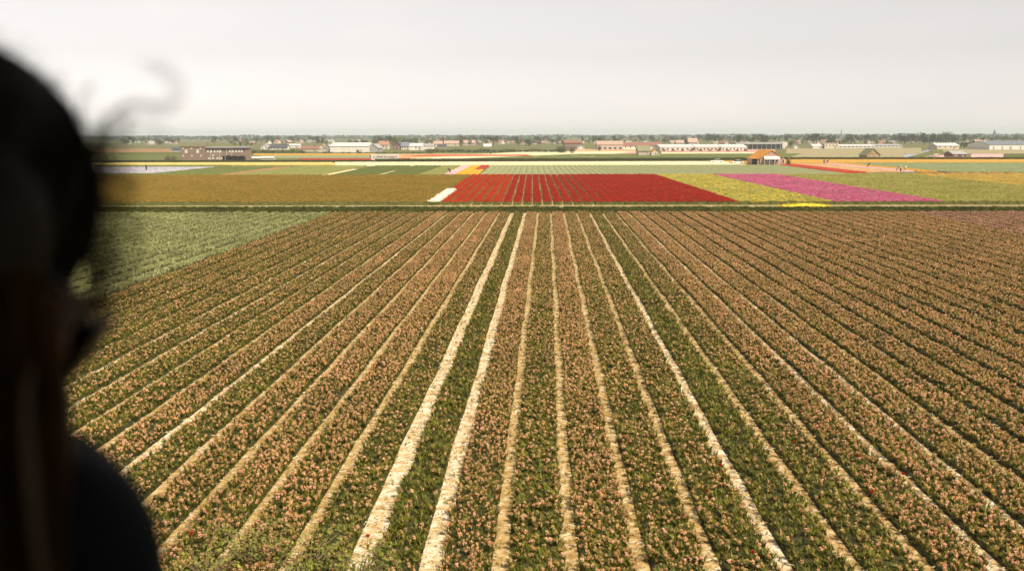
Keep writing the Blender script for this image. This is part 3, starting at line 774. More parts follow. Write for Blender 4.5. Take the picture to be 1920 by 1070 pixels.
# --- orange roofed barn with the black doors
def barn():
    p = G(1440, 310.0); k = mpp(p)
    root = empty('barn', p, YAW); tag(root, 'brick barn with bright orange tiled roof, black doors and a pale awning', 'barn')
    X = lambda px: (px - 1440) * k
    Z = lambda py: (310.0 - py) * k
    xl, xr, xm = X(1425), X(1467), X(1446.5)
    d = 9.0; he, hr = Z(296.5), Z(282.5)
    sk = X(1436) - X(1446)                                    # the ridge runs away to the left
    m = MB()
    m.add([(xl, 0, 0), (xr, 0, 0), (xr + sk, d, 0), (xl + sk, d, 0), (xl, 0, he), (xr, 0, he), (xr + sk, d, he), (xl + sk, d, he), (xm, 0, hr - .1), (xm + sk, d, hr - .1)],
          [(0, 1, 5, 8, 4), (2, 3, 7, 9, 6), (1, 2, 6, 5), (3, 0, 4, 7), (5, 6, 9, 8), (7, 4, 8, 9)])
    m.build('wall', W['pinkbrick'], root)
    def slope(xa, za, side):
        n = 14
        for i in range(n):                                     # courses of tiles
            t0, t1 = i / n, (i + 1) / n + .012
            def P(t, y, up): return (xa + (xm - xa) * t + sk * y / d, y, za + (hr + .06 - za) * t + up)
            c = MB(); c.add([P(t0, -.25, .10), P(t1, -.25, .05), P(t1, d + .25, .05), P(t0, d + .25, .10), P(t0, -.25, .0), P(t1, -.25, -.03), P(t1, d + .25, -.03), P(t0, d + .25, .0)],
                [(0, 1, 2, 3), (7, 6, 5, 4), (0, 4, 5, 1), (1, 5, 6, 2), (2, 6, 7, 3), (3, 7, 4, 0)])
            c.build('roof_course', W['orange'], root)
    slope(xl - .25, he - .14, -1); slope(xr + .25, he - .14, 1)
    lw = X(1410)                                              # side bay with black doors, set at the left
    b = MB(); b.box(lw, xl - .003, .3, 7.0, 0, Z(297.6)); b.build('side_bay', W['pinkbrick'], root)
    dr = MB(); dr.box(lw + .08, X(1414.9), .18, .297, .02, Z(297.9)); dr.box(X(1415.1), X(1420), .18, .297, .02, Z(297.9)); dr.build('door', W['black'], root)
    MB().box(lw - .2, xl + .1, .1, 7.1, Z(297.6) + .003, Z(297.6) + .2).build('bay_roof', W['orange'], root)
    a = MB(); x0, x1 = X(1431.5), X(1461)                      # awning
    a.add([(x0, -.02, Z(293)), (x1, -.02, Z(293)), (x1, -1.1, Z(297.3)), (x0, -1.1, Z(297.3)), (x0, -.02, Z(293) - .08), (x1, -.02, Z(293) - .08), (x1, -1.1, Z(297.3) - .3), (x0, -1.1, Z(297.3) - .3)],
          [(3, 2, 1, 0), (4, 5, 6, 7), (3, 7, 6, 2), (0, 4, 7, 3), (2, 6, 5, 1)])
    a.build('awning', W['white'], root)
    for xx in (x0 + .1, (x0 * 2 + x1) / 3, (x0 + 2 * x1) / 3, x1 - .1):
        MB().box(xx - .05, xx + .05, -1.05, -.95, .01, Z(297.3) - .28).build('post', W['paleframe'], root)
    for i in range(4):
        window(root, X(1435 + i * 7.2), -.003, .9, 1.0, 1.1)
    e = MB(); e.add([(xr + .003, 1, 0), (X(1472.5), 1, 0), (X(1472.5), 7, 0), (xr + .003, 7, 0), (xr + .003, 1, Z(294.5)), (X(1472.5), 1, Z(298)), (X(1472.5), 7, Z(298)), (xr + .003, 7, Z(294.5))],
        [(0, 1, 5, 4), (1, 2, 6, 5), (2, 3, 7, 6), (4, 5, 6, 7)])
    e.build('lean_to', W['pinkwall'], root)
    window(root, X(1470), .997, .3, .7, 1.5)
    return root
barn()

# --- long brown brick building
def brick_building():
    p = G(400, 300.8); k = mpp(p)
    root = empty('brick_building', p, YAW); tag(root, 'long flat roofed brown brick building with small white windows and a chimney', 'building')
    X = lambda px: (px - 400) * k
    Z = lambda py: (300.8 - py) * k
    MB().box(X(340), X(386.5), -.8, 9, 0, Z(276)).build('wall', W['brick'], root)
    MB().box(X(386.5) + .003, X(461), 0, 9, 0, Z(277.5)).build('wall', W['brick'], root)
    r1 = MB().box(X(340) - .15, X(386.5) + .1, -.95, 9.1, Z(276) + .003, Z(276) + .18).build('roof', W['redbrown'], root)
    MB().box(X(386.5) + .12, X(461) + .5, -.7, 9.1, Z(277.5) + .003, Z(277.5) + .3).build('roof', W['greyroof'], root)
    MB().box(X(384), X(388.5), 2, 2.9, Z(276), Z(267)).build('chimney', W['brick'], r1)
    for px in (351, 372.5): window(root, X(px), -.8, Z(287), 4.6 * k, 6.2 * k, 'blind')
    for px in (345.5, 361.5, 378): window(root, X(px), -.8, Z(279.8), 2.6 * k, 2.4 * k, 'blind'); window(root, X(px), -.8, Z(293.4), 2.6 * k, 2.6 * k, 'blind')
    for px in (390.5, 396.8, 403, 408.6, 414, 431.5, 437.6, 443.6, 449.2, 454): window(root, X(px), 0, Z(286), 3.4 * k, 4.8 * k, 'blind')
    for px in (392, 399.5, 408, 415): window(root, X(px), 0, Z(298.2), 4.0 * k, 2.6 * k, 'blind')
    window(root, X(400), 0, Z(292.5), 3.6 * k, 2.4 * k, 'blind')
    for px in (395, 412, 425.3, 435): MB().box(X(px) - .05, X(px) + .05, -.12, -.003, .05, Z(278)).build('drainpipe', W['paleframe'], root)
    MB().box(X(417.5), X(421.5), -.05, .02, 0.01, Z(293)).build('door', W['black'], root)
    # covered stack in front
    t = MB(); n = 10; base = G(446, 301.6)
    for i in range(n):
        a, b = X(429) + (X(463) - X(429)) * i / n, X(429) + (X(463) - X(429)) * (i + 1) / n
        ha, hb = [1.75 + .16 * math.sin(i * 1.7) - .02 * i, 1.75 + .16 * math.sin((i + 1) * 1.7) - .02 * (i + 1)]
        t.add([(a, -4, 0), (b, -4, 0), (b, -4.1, hb), (a, -4.1, ha), (a, -2, 0), (b, -2, 0), (b, -2, hb), (a, -2, ha)], [(0, 1, 2, 3), (3, 2, 6, 7), (5, 4, 7, 6)] + ([(4, 0, 3, 7)] if i == 0 else []) + ([(1, 5, 6, 2)] if i == n - 1 else []))
    s = t.build('covered_stack', W['tarp']); s.location = p; s.rotation_euler.z = YAW
    tag(s, 'stack covered with black tarpaulin in front of the brown brick building', 'stack')
brick_building()

# --- white signboard with a line of dark lettering
def signboard():
    p = G(722, 303.2); k = mpp(p)
    root = empty('signboard', p, YAW); tag(root, 'wide white signboard with a line of dark lettering standing behind the low hedge', 'sign')
    w = 52 * k; z0, z1 = 3.2 * k, 14.2 * k
    MB().box(-w / 2, w / 2, 0, .12, z0, z1).build('board', W['white'], root)
    for i in range(5):
        x = -w / 2 + .4 + (w - .8) * i / 4
        MB().box(x - .06, x + .06, .123, .24, 0, z1 - .1).build('post', W['grey'], root)
    ink = mat('olive_brown_letters', (.12, .085, .03), (.17, .12, .05), 5); red = mat('red_letters', (.42, .07, .06), (.48, .10, .08), 5)
    rng = random.Random(3); x = -w * .43; zc = (z0 + z1) / 2 + .03; i = 0
    while x < w * .41:                                        # strokes too blurred in the photograph to be read
        lw = .46; m = MB(); hh = .40
        m.box(x, x + .15, -.012, -.002, zc - hh, zc + hh)
        for zz in rng.sample([-hh, -.08, hh - .16], 2): m.box(x + .155, x + lw - .155, -.012, -.002, zc + zz, zc + zz + .16)
        if rng.random() < .6: m.box(x + lw - .15, x + lw, -.012, -.002, zc - hh, zc + hh * rng.choice((1, .2)))
        m.build('letter', red if x > w * .30 else ink, root)
        x += lw + (.45 if i in (0, 14) else .13); i += 1
signboard()

# --- greenhouses and sheds, houses
H = house
H('grey_shed', 'small grey shed beside the brown brick building', 322, 340, 285.5, 280, 276, 'grey', 'darkroof', 'x', 8, cat='shed')
H('greenhouse', 'low pale greenhouse next to the brown brick building', 463, 487.5, 299.5, 296.4, 294, 'pinkwall', 'glasswhite', 'x', 6, cat='greenhouse', door=False)
H('greenhouse', 'low grey white greenhouse beyond the low pale one', 489, 512, 299.3, 295.5, 293.3, 'white', 'glasswhite', 'x', 5, cat='greenhouse', door=False, nwin=4)
H('white_cottage', 'small white cottage among the bushes beside the dark slate roof', 489, 502, 281, 276, 271.5, 'white', 'greyroof', 'y', 8, nwin=2)
H('farmhouse', 'farmhouse with long dark slate roof and white walls', 505, 538, 281, 277, 270.5, 'white', 'darkroof', 'x', 9, nwin=5, chimney=True)
H('white_shed', 'long white shed behind the dark slate roofed farmhouse', 537, 562, 277.5, 272.5, 270, 'white', 'glasswhite', 'x', 8, cat='shed')
H('farmhouse', 'pale cottage with a red roof behind green bushes', 564, 598, 284, 279, 274, 'cream', 'redroof', 'x', 8, nwin=5, chimney=True)
H('gabled_house', 'narrow house with yellowish gable next to the white warehouse', 597, 609, 285, 277, 270, 'cream', 'tanwood', 'y', 9, nwin=2)
wh = H('white_warehouse', 'large white warehouse with low roof above the orange strip', 619, 690, 286.5, 274, 268, 'white', 'glasswhite', 'x', 26, cat='warehouse', door=False)
for fx in (671, ):
    p = G(654.5, 286.5); k = mpp(p)
    MB().box((668 - 654.5) * k, (674 - 654.5) * k, -.1, -.003, .02, 5.5 * k).build('door', W['redbrown'], wh)
    MB().box((676 - 654.5) * k, (679 - 654.5) * k, -.1, -.003, 3 * k, 5.5 * k).build('window', W['grey'], wh)
H('grey_warehouse', 'grey white shed joined to the large white warehouse', 690.5, 709, 286, 277, 270, 'grey', 'greyroof', 'y', 20, nwin=2, cat='warehouse')
H('grey_shed', 'grey shed at the other end of the large white warehouse', 610, 618.5, 286, 276, 270.5, 'grey', 'greyroof', 'y', 18, cat='shed')
H('villa', 'house with glowing orange roof beside the white warehouse', 710, 728, 280, 271.5, 264.5, 'cream', 'terra', 'x', 9, nwin=3, chimney=True)
H('chalet', 'dark steep gabled house between trees and the white greenhouses', 737, 752, 281, 274, 265.5, 'redbrown', 'darkroof', 'y', 10, nwin=2)
H('chalet', 'grey roofed house attached to the dark steep gable', 752, 767, 281, 274, 267, 'cream', 'blueroof', 'x', 9, nwin=3)
H('greenhouse', 'white greenhouse block beside the dark steep gabled house', 768, 792, 282, 273.5, 269, 'white', 'glasswhite', 'x', 14, cat='greenhouse', nwin=1)
H('greenhouse', 'smaller white greenhouse with grey end behind the block', 793, 812, 280, 273.5, 270, 'white', 'greyroof', 'x', 12, cat='greenhouse', door=False)
H('farmhouse', 'house with faded tiled roof beside a dark roofed barn', 813, 829, 275, 269.5, 264.8, 'cream', 'peachroof', 'x', 9, nwin=3)
H('dark_barn', 'low dark roofed barn between two faded tiled houses', 820, 836, 277, 274, 270.5, 'grey', 'darkroof', 'x', 9, cat='barn')
H('farmhouse', 'wide house with long faded peach roof', 833, 860, 274, 269, 263.8, 'cream', 'peachroof', 'x', 10, nwin=5, chimney=True)
H('farmhouse', 'pinkish house at the end of the row of faded roofs', 868, 891, 273, 268, 263, 'pinkwall', 'peachroof', 'x', 10, nwin=4)
H('white_tent', 'low white pitched tent by the trees', 907, 921, 276, 273.5, 270, 'white', 'glasswhite', 'x', 7, cat='tent', door=False)
H('brown_hall', 'reddish brown hall behind the bare bushes', 1058, 1091, 279, 268, 263.5, 'redbrown', 'redroof', 'x', 14, nwin=6, cat='hall')
H('white_house', 'little white house in front of the reddish brown hall', 1083, 1096, 281, 277, 273, 'white', 'greyroof', 'y', 8, nwin=2)
H('pink_barn', 'barn with whitish pink roof and dark open bays', 1120, 1168, 281, 271, 264.5, 'pinkwall', 'peachroof', 'x', 14, nwin=5, wrow=.05, ww=8, wh=6, cat='barn', door=False)
H('long_shed', 'long shed with rust red roof and white wall', 1168.5, 1241, 280.5, 273, 267, 'white', 'redroof', 'x', 14, nwin=8, cat='shed')
H('thatched_shed', 'old shed with grey green roof and pinkish wall', 1197, 1219, 292, 282.5, 273.5, 'pinkwall', 'thatch', 'x', 8, cat='shed')
H('small_hut', 'small hut with an orange gable roof beside the grey green roofed shed', 1221, 1237, 292, 286, 278.5, 'cream', 'orange', 'y', 7, nwin=1, cat='hut')
for i, (a, b, c, lab) in enumerate(((1238, 1303, 'white', 'long white greenhouse next to the rust red roof'), (1304, 1352, 'cream', 'long cream greenhouse in the middle of the white row'), (1353, 1400, 'white', 'white greenhouse next to the dark glazed pavilion'))):
    H('greenhouse', lab, a, b, 282.5, 275.5, 271.3, c, 'glasswhite', 'x', 22, nwin=7, wrow=.15, ww=2.6, wh=1.6, cat='greenhouse', door=False)
H('farmhouse', 'house with peach roof in front of the tall trees by the greenhouses', 1289, 1308, 273, 266.5, 259, 'pinkwall', 'peachroof', 'x', 10, nwin=3, chimney=True)
H('farmhouse', 'low pink roofed house behind the greenhouse row', 1268, 1284, 273, 268, 263, 'pinkwall', 'peachroof', 'x', 10, nwin=3)
# dark glazed pavilion
def pavilion():
    p = G(1433, 279.5); k = mpp(p)
    root = empty('pavilion', p, YAW); tag(root, 'flat roofed pavilion with dark glazed front and white posts', 'pavilion')
    X = lambda px: (px - 1433) * k
    Z = lambda py: (279.5 - py) * k
    MB().box(X(1401), X(1466), 0, 18, 0, Z(270.5)).build('glazing', W['pane'], root)
    MB().box(X(1378), X(1467), -2, 20, Z(270.5) + .003, Z(267.6)).build('roof', W['greyroof'], root)
    MB().box(X(1378), X(1400.7), .3, 18, 0, Z(274.5)).build('wall', W['white'], root)
    MB().box(X(1466.2), X(1476.5), -.4, 18, 0, Z(266.8)).build('end_block', W['white'], root)
    for px in (1402, 1411, 1419.5, 1428, 1437, 1446, 1454.5, 1463): MB().box(X(px) - .16, X(px) + .16, -.25, -.003, 0, Z(270.6)).build('post', W['paleframe'], root)
pavilion()
H('white_shed', 'tiny white shed beside the round bright green tree', 1489, 1497, 279, 275, 272, 'white', 'greyroof', 'y', 6, cat='shed')
H('white_shed', 'white shed with pitched roof near the pinkish block', 1524, 1542, 279, 273.5, 270.3, 'white', 'glasswhite', 'x', 10, cat='shed')
H('pink_block', 'pinkish flat roofed block between white sheds', 1546, 1572, 279, 269, 268.6, 'cream', 'peachroof', 'x', 12, nwin=4, cat='building')
H('greenhouse', 'low long white greenhouse beside the pinkish block', 1572.5, 1640, 278, 273.5, 271.2, 'white', 'glasswhite', 'x', 16, cat='greenhouse', door=False, nwin=9, ww=2)
H('greenhouse', 'low long pale greenhouse near the canal', 1641, 1692, 277, 273, 270.8, 'white', 'greyroof', 'x', 16, cat='greenhouse', door=False, nwin=7, ww=2)
H('reed_hut', 'weathered tan hut with dark opening beside the canal', 1625, 1650, 296.5, 290, 278.5, 'tanwood', 'thatch', 'y', 9, nwin=2, cat='hut')
H('brown_shed', 'brown shed between two pale pink plots', 1787, 1811, 295, 288.5, 283.5, 'redbrown', 'greyroof', 'x', 9, cat='shed', nwin=2)
H('cream_barn', 'cream barn with low pale roof in front of dark trees', 1757, 1798, 280, 273, 268.5, 'cream', 'glasswhite', 'x', 14, nwin=4, cat='barn')
H('pink_house', 'tall pink roofed house beside the long warehouse', 1833, 1854, 280, 271, 262.5, 'redbrown', 'peachroof', 'x', 10, nwin=3, chimney=True)
lw = H('long_warehouse', 'long white warehouse with blue grey roof and dark doors', 1855, 1990, 281, 271, 264.5, 'white', 'blueroof', 'x', 30, cat='warehouse', door=False)
p = G(1922.5, 281); k = mpp(p)
for px in (1862, 1878, 1893, 1912, 1930, 1950, 1970):
    MB().box((px - 1922.5) * k, (px - 1922.5 + (2.5 if px != 1893 else 3.5)) * k, -.1, -.003, .02, 6.5 * k).build('door', W['grey'], lw)

# far village houses among the trees
rng = random.Random(11)
ROOFS = [('terra', 'terracotta'), ('peachroof', 'faded peach'), ('darkroof', 'dark slate'), ('greyroof', 'grey')]
WALLS = ['white', 'cream', 'pinkwall', 'redbrown']
i = 0
for a, b, n in ((232, 335, 6), (400, 620, 13), (655, 735, 4), (770, 1060, 22), (1085, 1240, 9), (1250, 1420, 7), (1480, 1760, 19), (1775, 1915, 8)):
    for j in range(n):
        x = a + (b - a) * (j + rng.uniform(.1, .9)) / n; w = rng.uniform(5, 11); yb = rng.uniform(266.5, 271)
        rf, rn = rng.choice(ROOFS); hgt = rng.uniform(3.6, 6.2) * (yb - HOR) / 15
        H('village_house', 'small far off village house with %s roof among hazy trees' % rn, x - w / 2, x + w / 2, yb, yb - hgt * .5, yb - hgt, rng.choice(WALLS), rf, rng.choice('xxy'), 9, nwin=2, door=False, group='far village houses with %s roofs' % rn, rot=rng.uniform(-.4, .4))
        i += 1

# church spire, lattice mast, tower block, thin mast
def spire():
    p = G(1865, 263.2); k = mpp(p)
    root = empty('church_tower', p, YAW); tag(root, 'slender dark church tower with pointed spire on the horizon', 'church tower')
    w = 4.2 * k; z1 = 12.5 * k; z2 = 21.5 * k
    MB().box(-w / 2, w / 2, 0, w, 0, z1).build('tower', W['blueroof'], root)
    m = MB(); e = .3
    m.add([(-w / 2 - e, -e, z1 + .01), (w / 2 + e, -e, z1 + .01), (w / 2 + e, w + e, z1 + .01), (-w / 2 - e, w + e, z1 + .01), (-w * .28, w * .22, z1 + 3 * k), (w * .28, w * .22, z1 + 3 * k), (w * .28, w * .78, z1 + 3 * k), (-w * .28, w * .78, z1 + 3 * k), (0, w / 2, z2)],
          [(0, 1, 5, 4), (1, 2, 6, 5), (2, 3, 7, 6), (3, 0, 4, 7), (4, 5, 8), (5, 6, 8), (6, 7, 8), (7, 4, 8)])
    m.build('spire', W['darkroof'], root)
    for s in (-1, 1): window(root, s * w * .22, 0, z1 * .72, w * .2, z1 * .16)
spire()
def mast(px, yb, yt, label, wpx):
    p = G(px, yb); k = mpp(p); root = empty('lattice_mast', p, YAW); tag(root, label, 'mast')
    h = (yb - yt) * k; w = wpx * k
    for sx in (-1, 1):
        for sy in (-1, 1): MB().tube([(sx * w / 2, sy * w / 2, 0), (sx * w * .08, sy * w * .08, h)], .22, 4).build('leg', W['metal'], root)
    n = 9
    for j in range(n):
        t0, t1 = j / n, (j + 1) / n; a0, a1 = w / 2 * (1 - .84 * t0), w / 2 * (1 - .84 * t1)
        m = MB(); c0 = [(-a0, -a0), (a0, -a0), (a0, a0), (-a0, a0)]; c1 = [(-a1, -a1), (a1, -a1), (a1, a1), (-a1, a1)]
        for q in range(4):
            m.tube([(*c0[q], h * t0), (*c1[(q + 1) % 4], h * t1)], .12, 3); m.tube([(*c1[q], h * t1), (*c1[(q + 1) % 4], h * t1)], .12, 3)
        m.build('brace', W['metal'], root)
    MB().tube([(0, 0, h), (0, 0, h * 1.12)], .2, 4).build('antenna', W['metal'], root)
mast(1577, 266, 243.5, 'tall thin lattice mast rising above the tree line beyond the white sheds', 3.4)
mast(604.5, 268, 254, 'thin lattice mast behind the narrow yellowish gabled house', 2.6)
tb = G(1694, 265); k = mpp(tb)
root = empty('tower_block', tb, YAW); tag(root, 'bluish grey tower block standing above the village near the canal', 'tower block')
MB().box(-4 * k, 4 * k, 0, 12, 0, 14.5 * k).build('wall', W['blueroof'], root)
MB().box(-4.2 * k, 4.2 * k, -.3, 12.3, 14.5 * k + .01, 15 * k).build('roof', W['darkroof'], root)
for a in range(5):
    for b in range(3): window(root, (b - 1) * 2.4 * k, 0, (1.5 + a * 2.5) * k, 1.2 * k, 1.3 * k)

# ------------------------------------------------------------------ trees and bushes
def crown_mesh(name, seed, rx, rz, zc, m, nclump=26, per=16, leaf=.55, flat=1.0):
    rng = random.Random(seed); vs = []; fs = []
    for c in range(nclump):
        while True:
            q = Vector((rng.uniform(-1, 1), rng.uniform(-1, 1), rng.uniform(-1, 1)))
            if .25 < q.length < 1: break
        ctr = Vector((q.x * rx, q.y * rx * flat, zc + q.z * rz)); cr = rng.uniform(.22, .42) * rx
        for j in range(per):
            d = Vector((rng.gauss(0, 1), rng.gauss(0, 1), rng.gauss(0, 1))).normalized()
            p = ctr + d * cr * rng.uniform(.5, 1.05)
            u = Vector((rng.gauss(0, 1), rng.gauss(0, 1), rng.gauss(0, 1))).normalized(); v = u.orthogonal().normalized(); s = leaf * rng.uniform(.5, 1.1)
            b = len(vs); vs += [p - u * s * .5, p + v * s * .35, p + u * s * .5, p - v * s * .35 + d * s * .15]; fs.append((b, b + 1, b + 2, b + 3))
    return mesh_from(name, vs, fs, m)
def trunk_mesh(seed, h, r, spread, m):
    rng = random.Random(seed); mb = MB()
    mb.tube([(0, 0, 0), (rng.uniform(-.1, .1), 0, h * .5), (rng.uniform(-.2, .2), rng.uniform(-.2, .2), h)], r, 6, 0, r * .4)
    for i in range(5):
        a = rng.uniform(0, 6.28); z = h * rng.uniform(.45, .8)
        mb.tube([(0, 0, z), (spread * .4 * math.cos(a), spread * .4 * math.sin(a), z + h * .22), (spread * .75 * math.cos(a), spread * .75 * math.sin(a), z + h * .45)], r * .4, 4, 0, r * .1)
    return mb.mesh('trunk', m)
M['fol_a'] = mat_random('leaves_mid_green', [(0, (.045, .07, .02)), (1, (.08, .11, .035))], patch=.35, pscale=.6)
M['fol_b'] = mat_random('leaves_dark_green', [(0, (.025, .045, .02)), (1, (.048, .07, .03))], patch=.35, pscale=.6)
M['fol_c'] = mat_random('leaves_fresh_green', [(0, (.10, .12, .022)), (1, (.15, .16, .035))], patch=.3, pscale=.6)
M['fol_d'] = mat_random('leaves_brown', [(0, (.10, .08, .05)), (1, (.14, .11, .07))], patch=.3, pscale=.6)
TREES = {}
for key, mm in (('a', 'fol_a'), ('b', 'fol_b'), ('c', 'fol_c'), ('d', 'fol_d')):
    for v in range(3):
        shp = ((3.4, 3.6), (2.4, 4.4), (4.0, 3.0))[v]
        TREES[key, v] = (crown_mesh('crown', 300 + v + ord(key), shp[0], shp[1], 9 - shp[1], M[mm], 34, 18, .75), trunk_mesh(400 + v, 6.0, .26, shp[0], W['trunk']))
def tree(px, yb, yt, key, v, label, group=None, sx=1.0, name='tree'):
    p = G(px, yb); k = mpp(p); s = (yb - yt) * k / 9.0
    root = empty(name, p, random.uniform(0, 6.28)); root.scale = (s * sx, s * sx, s); tag(root, label, 'tree', group)
    link(bpy.data.objects.new('crown', TREES[key, v][0]), root); link(bpy.data.objects.new('trunk', TREES[key, v][1]), root)
    return root
def shrub(px, yb, yt, wpx, key, label, group=None, seed=0, cat='bush'):
    p = G(px, yb); k = mpp(p); h = (yb - yt) * k; w = wpx * k / 2
    root = empty('bush', p, 0); tag(root, label, cat, group)
    n = max(18, int(30 * w / max(h, .5)))
    o = link(bpy.data.objects.new('foliage', crown_mesh('foliage', 700 + seed, 1.0, .5, .52, M['fol_' + key], 30, 22, .17)), root); o.scale = (w, max(h * .6, w * .4), h)
    s = MB()
    for i in range(5): a = i * 1.256; s.tube([(0, 0, 0), (.5 * w * math.cos(a), .3 * w * math.sin(a), h * .6)], .06, 4, 0, .02)
    s.build('stems', W['trunk'], root)
tree(1482, 279.5, 261, 'c', 0, 'round bright green tree beside the white end of the pavilion')
tree(1443, 273, 252.5, 'b', 1, 'tall greyish dark tree behind the pavilion roof', sx=1.1) if False else None
tree(1432, 272, 252, 'b', 1, 'tall greyish dark tree behind the pavilion roof', sx=1.0)
tree(1385, 272, 252.5, 'b', 1, 'narrow pointed tree behind the pavilion', sx=.7)
tree(1398, 272, 256, 'a', 2, 'wide green tree behind the pavilion roof', 'wide trees behind the pavilion'); tree(1408, 272, 256.5, 'a', 2, 'wide green tree behind the pavilion roof', 'wide trees behind the pavilion')
tree(1287, 274, 258, 'a', 1, 'narrow green tree beside the house with peach roof')
tree(704, 280, 262.5, 'a', 0, 'green tree between the white warehouse and glowing orange roof')
tree(742, 279, 262, 'c', 2, 'yellow green tree behind the dark steep gabled house'); tree(769, 277, 260, 'a', 0, 'green tree between the grey roof and white greenhouse')
for x in (440, 451, 462, 471): tree(x, 276, 265 + random.uniform(-.5, 1), 'c', random.choice((0, 2)), 'green tree behind the right wing of the brick building', 'trees behind the brick building')
for x in (656, 668, 679, 686): tree(x, 274, 261 + random.uniform(-.5, 2), 'b', random.choice((0, 2)), 'dark tree showing above the white warehouse roof', 'dark trees above the warehouse roof')
for x in (1801, 1808, 1815, 1824, 1829): tree(x, 279, 266 + random.uniform(-1, 1), 'b', random.choice((0, 2)), 'dark tree between the cream barn and pink roofed house', 'dark trees by the cream barn')
rng = random.Random(21)
def belt(a, b, n, y0, y1, h0, h1, keys, label, group):
    for j in range(n):
        x = a + (b - a) * (j + rng.random()) / n; yb = rng.uniform(y0, y1)
        tree(x, yb, yb - rng.uniform(h0 * .55, h1 * .98) * (yb - HOR) / CAM_H, rng.choice(keys), rng.randrange(3), label, group, sx=rng.uniform(.9, 1.5))
belt(230, 335, 26, 265, 272, 5, 8, 'aab', 'hazy tree beyond the tan reed strip', 'hazy trees beyond the tan strip')
belt(400, 620, 44, 264, 272, 5.5, 9, 'aabd', 'hazy tree around the slate and red roofed farmhouses', 'trees around the farmhouses')
belt(700, 1060, 95, 263.5, 274, 5.5, 9, 'aabd', 'hazy tree among the houses beyond the peach strip', 'trees among the middle houses')
belt(1090, 1290, 40, 263, 270, 6, 9, 'abd', 'hazy tree behind the rust red and pink roofs', 'trees behind the red roofs')
belt(1300, 1480, 40, 264, 269, 8.5, 12, 'abb', 'bluish tall tree behind the greenhouse row', 'tall trees behind the greenhouses')
belt(1490, 1700, 56, 263, 272, 7, 11, 'abbd', 'hazy tree behind the low white greenhouses', 'trees behind the low greenhouses')
belt(1700, 1790, 24, 265, 272, 8, 12, 'abb', 'tree beyond the canal', 'trees beyond the canal')
belt(1755, 1850, 18, 264, 268, 10, 13, 'ab', 'large hazy tree behind the cream barn', 'large trees behind the cream barn')
belt(1850, 1930, 16, 263, 267, 8, 11, 'ab', 'hazy tree behind the long warehouse', 'trees behind the long warehouse')
shrub(1478.5, 309.6, 297, 9, 'b', 'dark round bush at the corner of the barn', seed=1)
shrub(321, 302.0, 292, 23, 'd', 'orange brown bush beside the brown brick building', seed=2)
shrub(1052, 287, 275, 22, 'b', 'round dark green bush on the cream band', seed=3)
shrub(1073, 288, 277, 11, 'd', 'brownish bush next to the round dark green bush', seed=4)
shrub(1124, 283, 273.5, 7, 'b', 'small dark bush at the corner of the pink roofed barn', seed=5)
for i, x in enumerate(range(468, 575, 9)): shrub(x, 287.5, 280 + (i % 3) * .8, 12, 'ca'[i % 2], 'green bush in the row above the thin orange strip', 'bushes above the orange strip', 10 + i % 4)
for i, x in enumerate(range(806, 1050, 12)): shrub(x, 286, 279 + (i % 4) * .8, 15, 'ab'[i % 2], 'green bush in the long row beyond the peach strip', 'bushes beyond the peach strip', 20 + i % 4)
for i, x in enumerate(range(1245, 1400, 17)): shrub(x, 284, 279.6 + (i % 3) * .4, 8, 'a', 'low green bush in front of the long greenhouses', 'bushes before the greenhouses', 30 + i % 3)
for i, x in enumerate(range(610, 810, 11)): shrub(x, 288.3, 285 + (i % 3) * .4, 14, 'ac'[i % 2], 'low hedge bush below the white warehouse', 'low bushes below the warehouse', 40 + i % 3)

# far woods that read as one mass
rng = random.Random(31); vs = []; fs = []
for i in range(15000):
    t = rng.random(); px = -150 + 2250 * t; dist = rng.uniform(2300, 3600)
    d = ray(px, HOR); d.z = 0
    p = d.normalized() * dist
    top = 8.6 + 3.0 * mnoise.noise(Vector((px * .012, 0, 3))) + 2.2 * mnoise.noise(Vector((px * .06, 1, 3)))
    z = rng.uniform(.3, max(3, top)); s = rng.uniform(2.5, 6)
    u = Vector((rng.gauss(0, 1), rng.gauss(0, 1), rng.gauss(0, .6))).normalized(); v = u.orthogonal().normalized()
    b = len(vs); p.z = z
    vs += [p - u * s * .6, p + v * s * .35, p + u * s * .6, p - v * s * .35]; fs.append((b, b + 1, b + 2, b + 3))
wo = link(bpy.data.objects.new('distant_woods', mesh_from('distant_woods', vs, fs, M['fol_b'])))
tag(wo, 'bluish band of far off woods along the horizon', 'woods', kind='stuff')

